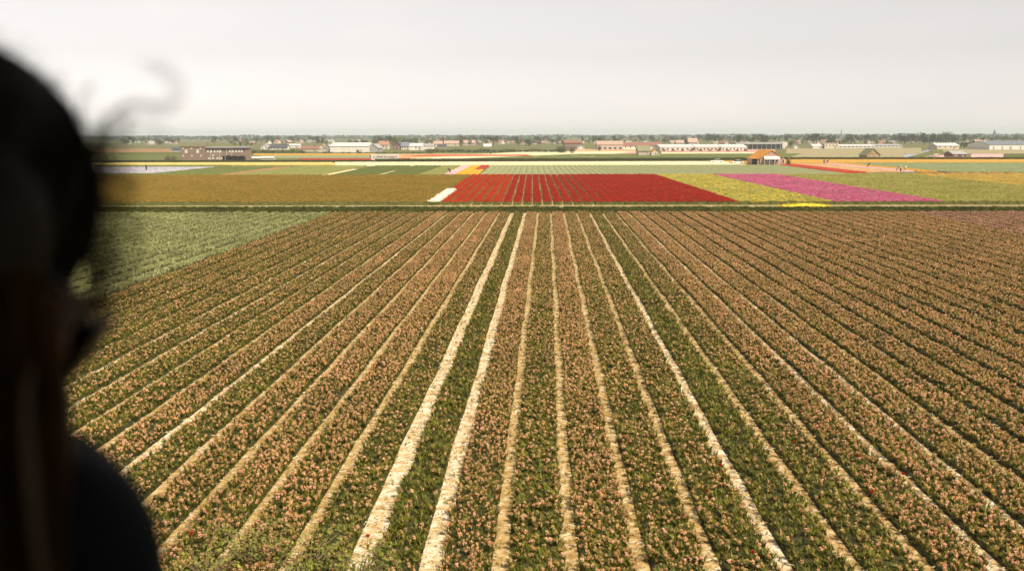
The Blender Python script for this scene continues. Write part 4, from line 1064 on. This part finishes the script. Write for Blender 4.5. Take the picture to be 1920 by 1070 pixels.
# ------------------------------------------------------------------ cars and field workers
M['car_white'] = mat('white_car_paint', (.78, .77, .74), (.74, .73, .70), 1, rough=.3, spec=.5)
M['tyre'] = mat('tyre_rubber', (.02, .02, .02), (.03, .03, .03), 4)
def car(px, yb, label, rz, L=4.1):
    p = G(px, yb); root = empty('parked_car', p, YAW + rz); tag(root, label, 'car')
    w = 1.6; b = MB()
    sec = [(-L / 2, .35), (-L / 2, .72), (-L / 2 + .25, .82), (-L * .2, .88), (L * .42, .86), (L / 2, .76), (L / 2, .35)]
    n = len(sec); b.add([(x, -w / 2, z) for x, z in sec] + [(x, w / 2, z) for x, z in sec], [tuple(range(n)), tuple(range(2 * n - 1, n - 1, -1))] + [(i, n + i, n + (i + 1) % n, (i + 1) % n) for i in range(n)])
    b.build('body', M['car_white'], root)
    cab = [(-L * .24, .87), (-L * .11, 1.36), (L * .22, 1.38), (L * .38, .87)]
    m = MB(); i0 = w / 2 - .02; i1 = w / 2 - .16
    m.add([(cab[0][0], -i0, cab[0][1]), (cab[1][0], -i1, cab[1][1]), (cab[2][0], -i1, cab[2][1]), (cab[3][0], -i0, cab[3][1]), (cab[0][0], i0, cab[0][1]), (cab[1][0], i1, cab[1][1]), (cab[2][0], i1, cab[2][1]), (cab[3][0], i0, cab[3][1])],
          [(0, 3, 2, 1), (4, 5, 6, 7), (0, 1, 5, 4), (2, 3, 7, 6)])
    m.build('windows', W['pane'], root)
    MB().box(-L * .11, L * .22, -i1, i1, 1.372, 1.42).build('roof', M['car_white'], root)
    for sx in (-.32, .31):
        for sy in (-1, 1):
            wl = MB().tube([(sx * L, sy * w / 2 - .1 * sy, .3), (sx * L, sy * w / 2 + .03 * sy, .3)], .3, 12).build('wheel', M['tyre'], root)
            MB().tube([(sx * L, sy * (w / 2 + .031), .3), (sx * L, sy * (w / 2 + .045), .3)], .17, 8).build('rim', W['metal'], wl)
    for sy in (-1, 1): MB().box(-L / 2 - .02, -L / 2 + .02, sy * .6 - .14, sy * .6 + .14, .58, .72).build('headlight', W['glasswhite'], root)
car(1344, 306.0, 'white car parked on the cream flower band before the hedge', 0)
car(1382, 308.0, 'white car parked between the cream band and the barn', .3, 3.8)

def capsules(caps, balls=()):
    mb = MB()
    for (p, q, r0, r1) in caps:
        p, q = Vector(p), Vector(q)
        mb.tube([p, q], r0, 12, 0, r1); mb.ball(p, r0, nu=12, nv=8); mb.ball(q, r1, nu=12, nv=8)
    for bl in balls: mb.ball(*bl[0], **bl[1])
    return mb
def fused(mb, voxel, name, mats, smooth=8):
    """melt overlapping shapes into one continuous skin"""
    me = mb.mesh('tmp', mats)
    o = bpy.data.objects.new('tmp', me); col.objects.link(o)
    r = o.modifiers.new('r', 'REMESH'); r.mode = 'VOXEL'; r.voxel_size = voxel; r.use_smooth_shade = True
    s = o.modifiers.new('s', 'SMOOTH'); s.iterations = smooth; s.factor = .5
    dg = bpy.context.evaluated_depsgraph_get()
    out = bpy.data.meshes.new_from_object(o.evaluated_get(dg), depsgraph=dg)
    bpy.data.objects.remove(o); out.name = name
    out.materials.clear(); [out.materials.append(m) for m in (mats if isinstance(mats, (list, tuple)) else [mats])]
    out.polygons.foreach_set('use_smooth', [True] * len(out.polygons)); out.polygons.foreach_set('material_index', [0] * len(out.polygons))
    return out
M['skin'] = mat('skin', (.42, .25, .17), (.38, .22, .15), 8, rough=.55)
M['hair_worker'] = mat('dark_hair', (.03, .02, .015), (.05, .035, .02), 20)
def worker(px, yb, label, top, legs, bend, rz, hat=None):
    c = math.cos(bend); s = math.sin(bend)
    hip = Vector((0, 0, .88)); up = lambda t, x=0: hip + Vector((x, -s * t, c * t))
    caps = [((-.1, 0, .06), (-.1, .03, .48), .05, .065), ((-.1, .03, .48), (-.09, 0, .88), .065, .09), ((.1, .1, .06), (.1, .05, .48), .05, .065), ((.1, .05, .48), (.09, 0, .88), .065, .09),
            (up(0), up(.28), .14, .15), (up(.28), up(.48), .15, .12), (up(.48), up(.62), .06, .055)]
    arms = []
    for q in (-1, 1):
        sh = up(.46, q * .18); el = sh + Vector((q * .06, -.08 - .05 * s, -.26)); ha = el + Vector((0, -.16, -.16))
        arms += [(sh, el, .05, .042), (el, ha, .04, .032)]
        for f in range(5): arms.append((ha, ha + Vector(((f - 2) * .018, -.07, -.05 - .01 * (f == 2))), .012, .009))
    head = up(.74)
    body = fused(capsules(caps + arms, [((head, .085, .1, .12), {}), ((head + Vector((0, -.1, -.01)), .02), {})]), .022, 'body', M['skin'])
    root = link(bpy.data.objects.new('person', body)); root.location = G(px, yb); root.rotation_euler.z = YAW + rz
    tag(root, label, 'person')
    shirt = [(a, b, r0 + .02, r1 + .02) for a, b, r0, r1 in caps[4:6]] + [(a, b, r0 + .015, r1 + .015) for a, b, r0, r1 in (arms[0], arms[7])]
    link(bpy.data.objects.new('shirt', fused(capsules(shirt), .025, 'shirt', top)), root)
    trous = [(a + Vector((0, 0, .06)) if False else a, b, r0 + .02, r1 + .02) for a, b, r0, r1 in [(Vector(x[0]), Vector(x[1]), x[2], x[3]) for x in caps[:4]]]
    link(bpy.data.objects.new('trousers', fused(capsules(trous), .025, 'trousers', legs)), root)
    hm = MB(); hm.ball(head + Vector((0, .015, .03)), .1, .11, .115)
    if hat:
        hm = MB(); hm.ball(head + Vector((0, 0, .05)), .105, .115, .09); hm.tube([head + Vector((0, 0, .05)), head + Vector((0, 0, .065))], .19, 14)
    hm.build('hat' if hat else 'hair', hat or M['hair_worker'], root, True)
cl = lambda n, c: mat(n, c, None, 6)
CW, CP_, CD, CB, CY_ = cl('white_cloth', (.74, .72, .66)), cl('pink_cloth', (.62, .38, .36)), cl('dark_cloth', (.05, .045, .04)), cl('blue_cloth', (.08, .11, .2)), cl('pale_yellow_cloth', (.66, .60, .38))
worker(1681.5, 323.0, 'field worker in pale pink bending low over the pale pink strip', CP_, CP_, 1.0, .6, None)
worker(1688.5, 322.6, 'field worker in pale yellow top and dark trousers beside the pink strip', CY_, CD, .25, -.3, CW)
worker(1697.0, 321.4, 'field worker in white shirt standing past the others', CW, CB, .35, .8, None)
worker(1550.5, 308.0, 'dark clothed worker bending in the amber flowers before the hedge', CD, CB, .8, 1.0, None)
worker(1545.0, 308.2, 'worker in grey blue standing in the amber flowers before the hedge', CB, CB, .1, 0, None)
worker(1627.0, 315.0, 'dark clothed worker crouching at the edge of the peach strip', CD, CD, .9, 1.3, None)
worker(274.5, 320.5, 'lone dark clothed worker standing in the lilac field', CD, CD, .1, 0, None)
worker(843.5, 325.5, 'worker in dark clothes bending over the pale pink strip', CD, CB, 1.0, -.8, None)
worker(920.0, 290.5, 'distant worker standing on the peach strip beyond the hedge', CD, CD, .2, 0, None)

# ------------------------------------------------------------------ stray red tulips in the near field
tm = MB(); rg = random.Random(5)
petals = MB()
for i in range(6):
    a = i * PI / 3; r = .05
    c = Vector((math.cos(a), math.sin(a), 0)); s = Vector((-c.y, c.x, 0))
    petals.add([c * .008 + Vector((0, 0, .36)), c * r + s * .035 + Vector((0, 0, .40)), c * r * .95 + Vector((0, 0, .47)), c * r - s * .035 + Vector((0, 0, .40))], [(0, 1, 2, 3)])
pm = petals.mesh('petals', M['fl_red'])
stm = MB().tube([(0, 0, 0), (.01, 0, .2), (0, 0, .37)], .007, 5).mesh('stem', M['stem'])
lfm = MB()
for i in range(3): leaf_blade(lfm, (0, 0, 0), i * 2.1, .28, .05, .35)
lfm = lfm.mesh('leaves', M['hy_leaf'])
for (px, py) in ((1081, 757), (1131, 645), (1350, 893), (1610, 876), (1692, 910), (1410, 1062), (1325, 943), (690, 1030), (360, 1025), (1556, 665), (1550, 668), (1634, 945), (1489, 848), (1180, 705)):
    r = empty('red_tulip', G(px, py), rg.uniform(0, 6)); r.scale = (.8,) * 3
    tag(r, 'single stray red tulip standing up among the faded hyacinths', 'tulip', 'stray red tulips in the near field')
    for nm, me in (('petals', pm), ('stem', stm), ('leaves', lfm)): link(bpy.data.objects.new(nm, me), r)

# ------------------------------------------------------------------ bramble bushes at the foot of the mill mound
M['bramble'] = mat_random('bramble_leaves', [(0, (.10, .12, .015)), (1, (.17, .19, .03))], patch=.4, pscale=2.5, rough=.5)
M['bramble2'] = mat('bramble_leaf_tones', (.07, .09, .012), (.17, .19, .025), 5, c3=(.34, .34, .06), rough=.5, lo=.3, hi=.7)
M['twig'] = mat('twigs', (.20, .14, .07), (.28, .20, .10), 6)
def bramble(px, py, w, h, label, seed, nl=420):
    rng = random.Random(seed); p = G(px, py); root = empty('bramble_bush', p, 0); tag(root, label, 'bush')
    st = MB(); ends = []
    for i in range(20):
        a = rng.uniform(0, 6.28); L = rng.uniform(.5, 1) * w; hh = h * rng.uniform(.45, 1.1)
        d = Vector((math.cos(a), math.sin(a), 0))
        pts = [d * .1 * L, d * L * .3 + Vector((0, 0, hh * .7)), d * L * .62 + Vector((rng.uniform(-.1, .1), 0, hh)), d * L * .95 + Vector((0, rng.uniform(-.1, .1), hh * .75))]
        st.tube(pts, .012, 4, 0, .004); ends.append(pts)
    st.build('stems', M['twig'], root)
    lf = MB()
    for i in range(nl):
        pts = rng.choice(ends); t = rng.uniform(.2, 2.95); j = int(t); q = pts[j].lerp(pts[min(j + 1, 3)], t - j)
        q = q + Vector((rng.gauss(0, .12), rng.gauss(0, .12), rng.gauss(0, .09)))
        u = Vector((rng.gauss(0, 1), rng.gauss(0, 1), rng.gauss(0, .5))).normalized(); v = (Vector((0, 0, 1)).cross(u)).normalized(); s = rng.uniform(.05, .105)
        n = u.cross(v)
        lf.add([q - u * s * .5, q + v * s * .38 - n * .012, q + u * s * .6, q - v * s * .38 - n * .012], [(0, 1, 2), (0, 2, 3)])
    o = lf.build('leaves', M['bramble2'], root); o['kind'] = 'stuff'
bramble(462, 1068, 1.3, 1.0, 'leafy yellow green bramble bush covering the straw path end', 1, 520)
bramble(580, 1085, 1.3, .85, 'leafy bramble bush with a long bare twig between two straw paths', 2, 480)
bramble(672, 1095, 1.0, .7, 'low bramble bush at the foot of the widest white path', 3, 360)
bramble(390, 1110, 1.2, .8, 'sparse bramble bush with curling twigs below the dark jacket', 4, 260)
tw = empty('dry_twig', G(560, 1080), 0); tag(tw, 'long thin dry twig rising from the bramble bushes', 'twig')
MB().tube([(0, 0, 0), (.4, .3, .5), (.95, .75, .85), (1.5, 1.2, 1.05)], .010, 4, 0, .004).build('stalk', M['twig'], tw)
MB().tube([(.4, .3, .5), (.3, .5, .85), (.42, .6, 1.2)], .007, 4, 0, .003).build('side_shoot', M['twig'], tw)
tw = empty('dry_twig', G(400, 1065), 0); tag(tw, 'curling dry twig with two arms beside the dark jacket', 'twig')
MB().tube([(0, 0, 0), (-.1, .15, .4), (.0, .25, .8), (.2, .3, .95), (.38, .3, .8)], .010, 4, 0, .004).build('stalk', M['twig'], tw)
MB().tube([(0, .25, .8), (.05, .3, 1.2), (-.03, .4, 1.6)], .007, 4, 0, .003).build('side_shoot', M['twig'], tw)
# ------------------------------------------------------------------ the mill gallery the onlooker stands on, with an added shade roof
DECK = CAM_H - 1.58
M['oldwood'] = mat('weathered_tarred_wood', (.06, .045, .03), (.09, .07, .045), 4, bump=.4, bscale=20, stretch=(1, 6, 6))
gal = empty('mill_gallery', (0, 0, 0), YAW); tag(gal, 'timber gallery of the viewing mill beneath the onlooker, with an added shade roof', 'gallery')
for i in range(14):
    y = -1.5 + i * .2
    MB().box(-2.2, 2.2, y, y + .19, DECK - .05, DECK).build('deck_plank', M['oldwood'], gal)
for x in (-2.0, 2.0):
    for y in (-1.4, 1.14): MB().box(x - .07, x + .07, y - .07, y + .07, 0, CAM_H + .78).build('post', M['oldwood'], gal)
for y in (-1.4, 1.14): MB().box(-2.2, 2.2, y - .06, y + .06, DECK - .25, DECK - .053).build('beam', M['oldwood'], gal)
MB().box(-2.2, 2.2, 0.91, 0.99, DECK + .92, DECK + .99).build('handrail', M['oldwood'], gal)
MB().box(-2.2, 2.2, 0.92, 0.98, DECK + .45, DECK + .51).build('mid_rail', M['oldwood'], gal)
for i in range(15): MB().box(-2.1 + i * .3 - .02, -2.1 + i * .3 + .02, 0.93, 0.97, DECK, DECK + .92).build('baluster', M['oldwood'], gal)
for i in range(16):  # unseen roof, added to keep the onlooker in shade
    y = -1.8 + i * .2
    MB().box(-2.5, 2.5, y, y + .195, CAM_H + .80, CAM_H + .84).build('shade_roof_board', M['oldwood'], gal)
MB().box(-2.2, 2.2, -1.62, -1.5, DECK - .2, CAM_H + .79).build('mill_wall', M['oldwood'], gal)

# ------------------------------------------------------------------ the onlooker
M['p_skin'] = mat('onlooker_skin', (.36, .20, .13), (.32, .18, .12), 10, rough=.5)
M['p_hair'] = mat('dark_brown_hair', (.010, .0062, .0035), (.018, .010, .005), 60, rough=.6, spec=.15, stretch=(1, 1, .15))
M['p_lock'] = mat('brown_hair_ends', (.075, .038, .014), (.11, .058, .022), 60, rough=.5, stretch=(1, 1, .15))
M['p_jacket'] = mat('navy_jacket', (.005, .006, .010), (.007, .008, .012), 30, rough=.9, spec=.1)
M['p_jeans'] = mat('dark_blue_jeans', (.03, .04, .07), (.04, .05, .09), 30)
M['p_shoe'] = mat('brown_shoe', (.05, .03, .02), None, 20)
M['p_glass'] = mat('sunglass_lens', (.006, .005, .004), (.009, .008, .006), 5, rough=.4, spec=.15)
HD = .62
HC = CP(-105, 472, HD)                                         # middle of the head
fwd = (CR * .45 - CU * .60 + CF * .66).normalized()           # she looks down to the right over the fields
side = fwd.cross(Vector((0, 0, 1))).normalized()              # her right hand side
hup = side.cross(fwd).normalized()
HM = Matrix((side, fwd, hup)).transposed()                     # head frame: x right, y forward, z up
hp_ = lambda x, y, z: HC + HM @ Vector((x, y, z))
pel = Vector((HC.x - .10, HC.y - .22, DECK + .90))
neck0 = hp_(0, -.035, -.085)
c7 = CP(-60, 960, HD + .01); chest = c7.lerp(pel, .38); 
shR = CP(62, 1078, HD - .02); shL = c7 + (c7 - shR) * .95; shL.z = shR.z + .01
footR = Vector((pel.x + .12, pel.y + .02, DECK)); footL = Vector((pel.x - .12, pel.y + .16, DECK))
hipR, hipL = pel + Vector((.09, 0, -.02)), pel + Vector((-.09, 0, -.02))
kneeR, kneeL = Vector((footR.x, footR.y + .05, DECK + .47)), Vector((footL.x, footL.y + .06, DECK + .47))
def on_rail(x): return CFW * .95 + CR * x + Vector((0, 0, DECK + 1.005))
haR, haL = on_rail(-.50), on_rail(-.78)
elR = shR.lerp(haR, .5) + Vector((.05, -.02, -.13)); elL = shL.lerp(haL, .5) + Vector((-.06, -.02, -.12))
torso = [(pel, pel.lerp(c7, .35), .135, .125), (pel.lerp(c7, .35), pel.lerp(c7, .75), .125, .135), (pel.lerp(c7, .75), c7 - Vector((0, 0, .05)), .13, .09), (shR, shL, .052, .052), (pel.lerp(c7, .72), shR, .10, .05), (pel.lerp(c7, .72), shL, .10, .05)]
legs = [(hipR, kneeR, .085, .055), (kneeR, footR + Vector((0, 0, .08)), .053, .038), (hipL, kneeL, .085, .055), (kneeL, footL + Vector((0, 0, .08)), .053, .038)]
armsr = [(shR, elR, .052, .04), (elR, haR + Vector((-.0, -.06, .02)), .038, .027), (shL, elL, .052, .04), (elL, haL + Vector((0, -.06, .02)), .038, .027)]
feet = []
for ft in (footR, footL): feet.append((ft + Vector((0, -.03, .045)), ft + Vector((.02, .15, .03)), .04, .03))
hands = []
for ha, sg in ((haR, 1), (haL, -1)):
    hands.append((ha + Vector((0, -.05, .022)), ha + Vector((0, .02, .024)), .026, .028))
    for f in range(4):
        b = ha + Vector(((f - 1.5) * .019, .03, .026)); L = (.030, .036, .034, .026)[f]
        hands += [(b, b + Vector((0, L, .004)), .0085, .008), (b + Vector((0, L, .004)), b + Vector((0, L + .022, -.026)), .008, .007)]
    hands.append((ha + Vector((-sg * .03, -.03, .02)), ha + Vector((-sg * .052, .015, .012)), .011, .008))
head_balls = [((hp_(-.010, -.022, .018), .068, .080, .080), dict(rot=HM, nu=24, nv=16)), ((hp_(0, .03, -.035), .058, .062, .085), dict(rot=HM, nu=20, nv=14)),
    ((hp_(0, .062, -.088), .024, .022, .02), dict(rot=HM)), ((hp_(0, .094, -.022), .012, .02, .022), dict(rot=HM)), ((hp_(0, .10, -.032), .014, .016, .012), dict(rot=HM)),
    ((hp_(0, .083, -.060), .024, .012, .008), dict(rot=HM)), ((hp_(.036, .066, -.022), .022, .018, .02), dict(rot=HM)), ((hp_(-.036, .066, -.022), .022, .018, .02), dict(rot=HM)),
    ((hp_(.077, -.01, -.01), .010, .022, .034), dict(rot=HM)), ((hp_(-.077, -.01, -.01), .010, .022, .034), dict(rot=HM)), ((hp_(0, .082, .012), .04, .014, .01), dict(rot=HM))]
body = fused(capsules(torso + legs + armsr + feet + hands + [(neck0, c7, .052, .058)], head_balls), .0065, 'body', M['p_skin'], 5)
onl = link(bpy.data.objects.new('person', body))
tag(onl, 'person with long dark hair and sunglasses in a navy jacket, seen from behind', 'person')
gr = lambda L, e: [(Vector(a), Vector(b), r0 + e, r1 + e) for a, b, r0, r1 in L]
link(bpy.data.objects.new('jacket', fused(capsules(gr(torso, .022) + gr(armsr, .016)), .012, 'jacket', M['p_jacket'], 6)), onl)
link(bpy.data.objects.new('trousers', fused(capsules(gr(legs, .014)), .012, 'trousers', M['p_jeans'], 5)), onl)
link(bpy.data.objects.new('shoes', fused(capsules(gr(feet, .012)), .01, 'shoes', M['p_shoe'], 4)), onl)
# eyes and sunglasses
sg_ = empty('sunglasses', (0, 0, 0)); sg_.parent = onl
fr = MB()
for s in (-1, 1):
    ln = MB(); n = 18; vs = [hp_(s * .033, .099, .0)]
    for i in range(n):
        a = 2 * PI * i / n
        vs.append(hp_(s * (.033 + .027 * math.cos(a)), .094 - .020 * max(0, math.cos(a)), -.004 + .026 * math.sin(a)))
    ln.add(vs, [(0, 1 + i, 1 + (i + 1) % n) for i in range(n)]); ln.add([v + HM @ Vector((0, -.003, 0)) for v in vs], [(0, 1 + (i + 1) % n, 1 + i) for i in range(n)])
    ln.build('lens', M['p_glass'], sg_)
    fr.tube(vs[1:] + [vs[1]], .0028, 6)
    fr.tube([hp_(s * .060, .074, .004), hp_(s * .074, .03, .006), hp_(s * .078, -.02, .004), hp_(s * .078, -.045, -.018)], .003, 6)
fr.tube([hp_(-.006, .095, .004), hp_(0, .100, .007), hp_(.006, .095, .004)], .0026, 6)
fr.build('frame', M['p_glass'], sg_)
# hair: a full cap over the crown and back, long falls over neck and cheek, loose strands
hb = MB()
CAPC = hp_(0, -.025, .040) - CR * .016 - CU * .019
hb.ball(CAPC, .080, .094, .098, nu=28, nv=18, rot=HM)
hb.ball(hp_(-.008, -.055, -.02), .076, .07, .095, nu=24, nv=16, rot=HM)
for s in (-1, 1): hb.ball(hp_(s * .068, -.02, -.035), .024, .052, .08, nu=16, nv=10, rot=HM)
back0 = hp_(0, -.085, -.06)
hb2 = capsules([(back0, CP(-30, 760, HD - .03), .07, .047), (CP(-30, 760, HD - .03), CP(-10, 1010, HD - .045), .047, .042), (CP(-10, 1010, HD - .045), CP(5, 1260, HD - .05), .042, .035)])
hb.add(hb2.v, hb2.f)
hair = link(bpy.data.objects.new('hair', fused(hb, .007, 'hair', M['p_hair'], 6)), onl)
rng = random.Random(77)
def strand_obj(name, strands, r, m):
    mb = MB()
    for pts in strands: mb.tube(pts, r, 3, 0, r * .5, cap=False)
    return mb.build(name, m, hair)
# strands lying over the cap and hanging down the back
L1 = []
for i in range(260):
    a = rng.uniform(-2.6, 2.6); st = []
    for j in range(9):
        t = j / 8; th = .15 + t * 1.9
        q = Vector((math.sin(th) * math.sin(a) * .081, -math.sin(th) * math.cos(a) * .095, math.cos(th) * .099))
        st.append(CAPC + HM @ (q + Vector((rng.gauss(0, .0012), rng.gauss(0, .0012), rng.gauss(0, .0012)))))
    L1.append(st)
strand_obj('crown_strands', L1, .0007, M['p_hair'])['kind'] = 'stuff'
L2 = []
for i in range(420):
    x = min(rng.gauss(30, 42), 98 + rng.gauss(0, 9)); y0 = rng.uniform(500, 660); st = []
    d0 = HD - .07 - .02 * rng.random()
    for j in range(8):
        y = y0 + j * rng.uniform(68, 92)
        st.append(CP(x + 9 * math.sin(j * .9 + x * .05) + j * 3.5 + rng.gauss(0, 1.5), y, d0 - .002 * j))
    L2.append(st)
strand_obj('long_locks', L2, .0008, M['p_lock'])['kind'] = 'stuff'
L3 = []
for i in range(70):                                            # lock falling in an arc across the cheek
    o = rng.gauss(0, 7); q = rng.gauss(0, .004)
    L3.append([CP(165 + o, 560 + o, HD - .02 + q), CP(118 + o, 592 + o, HD - .05 + q), CP(80 + o, 640, HD - .075 + q), CP(57 + o, 705, HD - .09 + q), CP(48 + o, 780, HD - .095 + q), CP(55 + o, 880, HD - .1 + q), CP(70 + o, 1000, HD - .1 + q), CP(84 + o, 1120, HD - .1 + q)])
strand_obj('cheek_lock', L3, .0008, M['p_lock'])['kind'] = 'stuff'
L4 = []
def curl(pts, n, jit, dj=.012):
    for i in range(n):
        ox, oy = rng.gauss(0, jit), rng.gauss(0, jit); d = HD + rng.gauss(0, dj)
        L4.append([CP(x + ox * (.3 + .9 * k / len(pts)), y + oy * (.3 + .9 * k / len(pts)), d) for k, (x, y) in enumerate(pts)])
curl([(172, 285), (186, 255), (198, 228), (222, 206), (252, 194), (286, 203), (312, 206), (328, 188), (327, 160), (312, 140), (292, 128), (266, 123)], 9, 10, .03)
curl([(176, 300), (200, 250), (240, 225), (280, 232), (300, 250), (290, 275)], 5, 12, .03)
curl([(178, 330), (215, 318), (245, 340), (240, 380), (215, 400)], 9, 14, .03)
curl([(178, 380), (225, 385), (262, 420), (255, 470), (225, 490)], 9, 16, .03)
curl([(175, 440), (215, 455), (240, 500), (230, 545)], 8, 14, .03)
curl([(165, 270), (160, 240), (150, 205), (158, 175), (180, 160)], 7, 7)
curl([(178, 300), (205, 270), (232, 262), (238, 235), (222, 215)], 8, 8)
for i in range(520):
    y0 = rng.uniform(262, 590); x = 168 + rng.uniform(-14, 8); y = y0; st = []
    ang = rng.uniform(-1.0, .7); turn = rng.uniform(-.55, .55); d = HD + rng.gauss(0, .03); L = rng.uniform(6, 17)
    for j in range(rng.randint(6, 11)):
        st.append(CP(x, y, d)); x += L * math.cos(ang); y += L * math.sin(ang); ang += turn + rng.gauss(0, .18)
        if x > 305: break
    if len(st) > 2: L4.append(st)
for i in range(50):
    a = rng.uniform(-.2, 1.25); x, y = -58 + 236 * math.sin(a), 428 - 352 * math.cos(a); st = []; ang = a - PI / 2 + rng.uniform(.2, 1.6); d = HD + rng.gauss(0, .03)
    for j in range(7): st.append(CP(x, y, d)); x += 7 * math.cos(ang); y += 7 * math.sin(ang); ang += rng.gauss(.1, .25)
    L4.append(st)
strand_obj('flyaway_strands', L4, .00028, M['p_hair'])['kind'] = 'stuff'

# ------------------------------------------------------------------ haze
hz = MB().box(-8800, 8800, -8800, 8800, -1.0, 42.0)
hm = bpy.data.materials.new('haze'); hm.use_nodes = True
nt = hm.node_tree; nt.nodes.clear()
ho = nt.nodes.new('ShaderNodeOutputMaterial'); pv = nt.nodes.new('ShaderNodeVolumePrincipled')
pv.inputs['Color'].default_value = (.80, .90, 1.0, 1); pv.inputs['Density'].default_value = .00017; pv.inputs['Anisotropy'].default_value = 0.0
nt.links.new(pv.outputs[0], ho.inputs['Volume'])
hzo = hz.build('haze', hm); tag(hzo, 'thin pale haze over the flat fields', 'haze', kind='stuff')
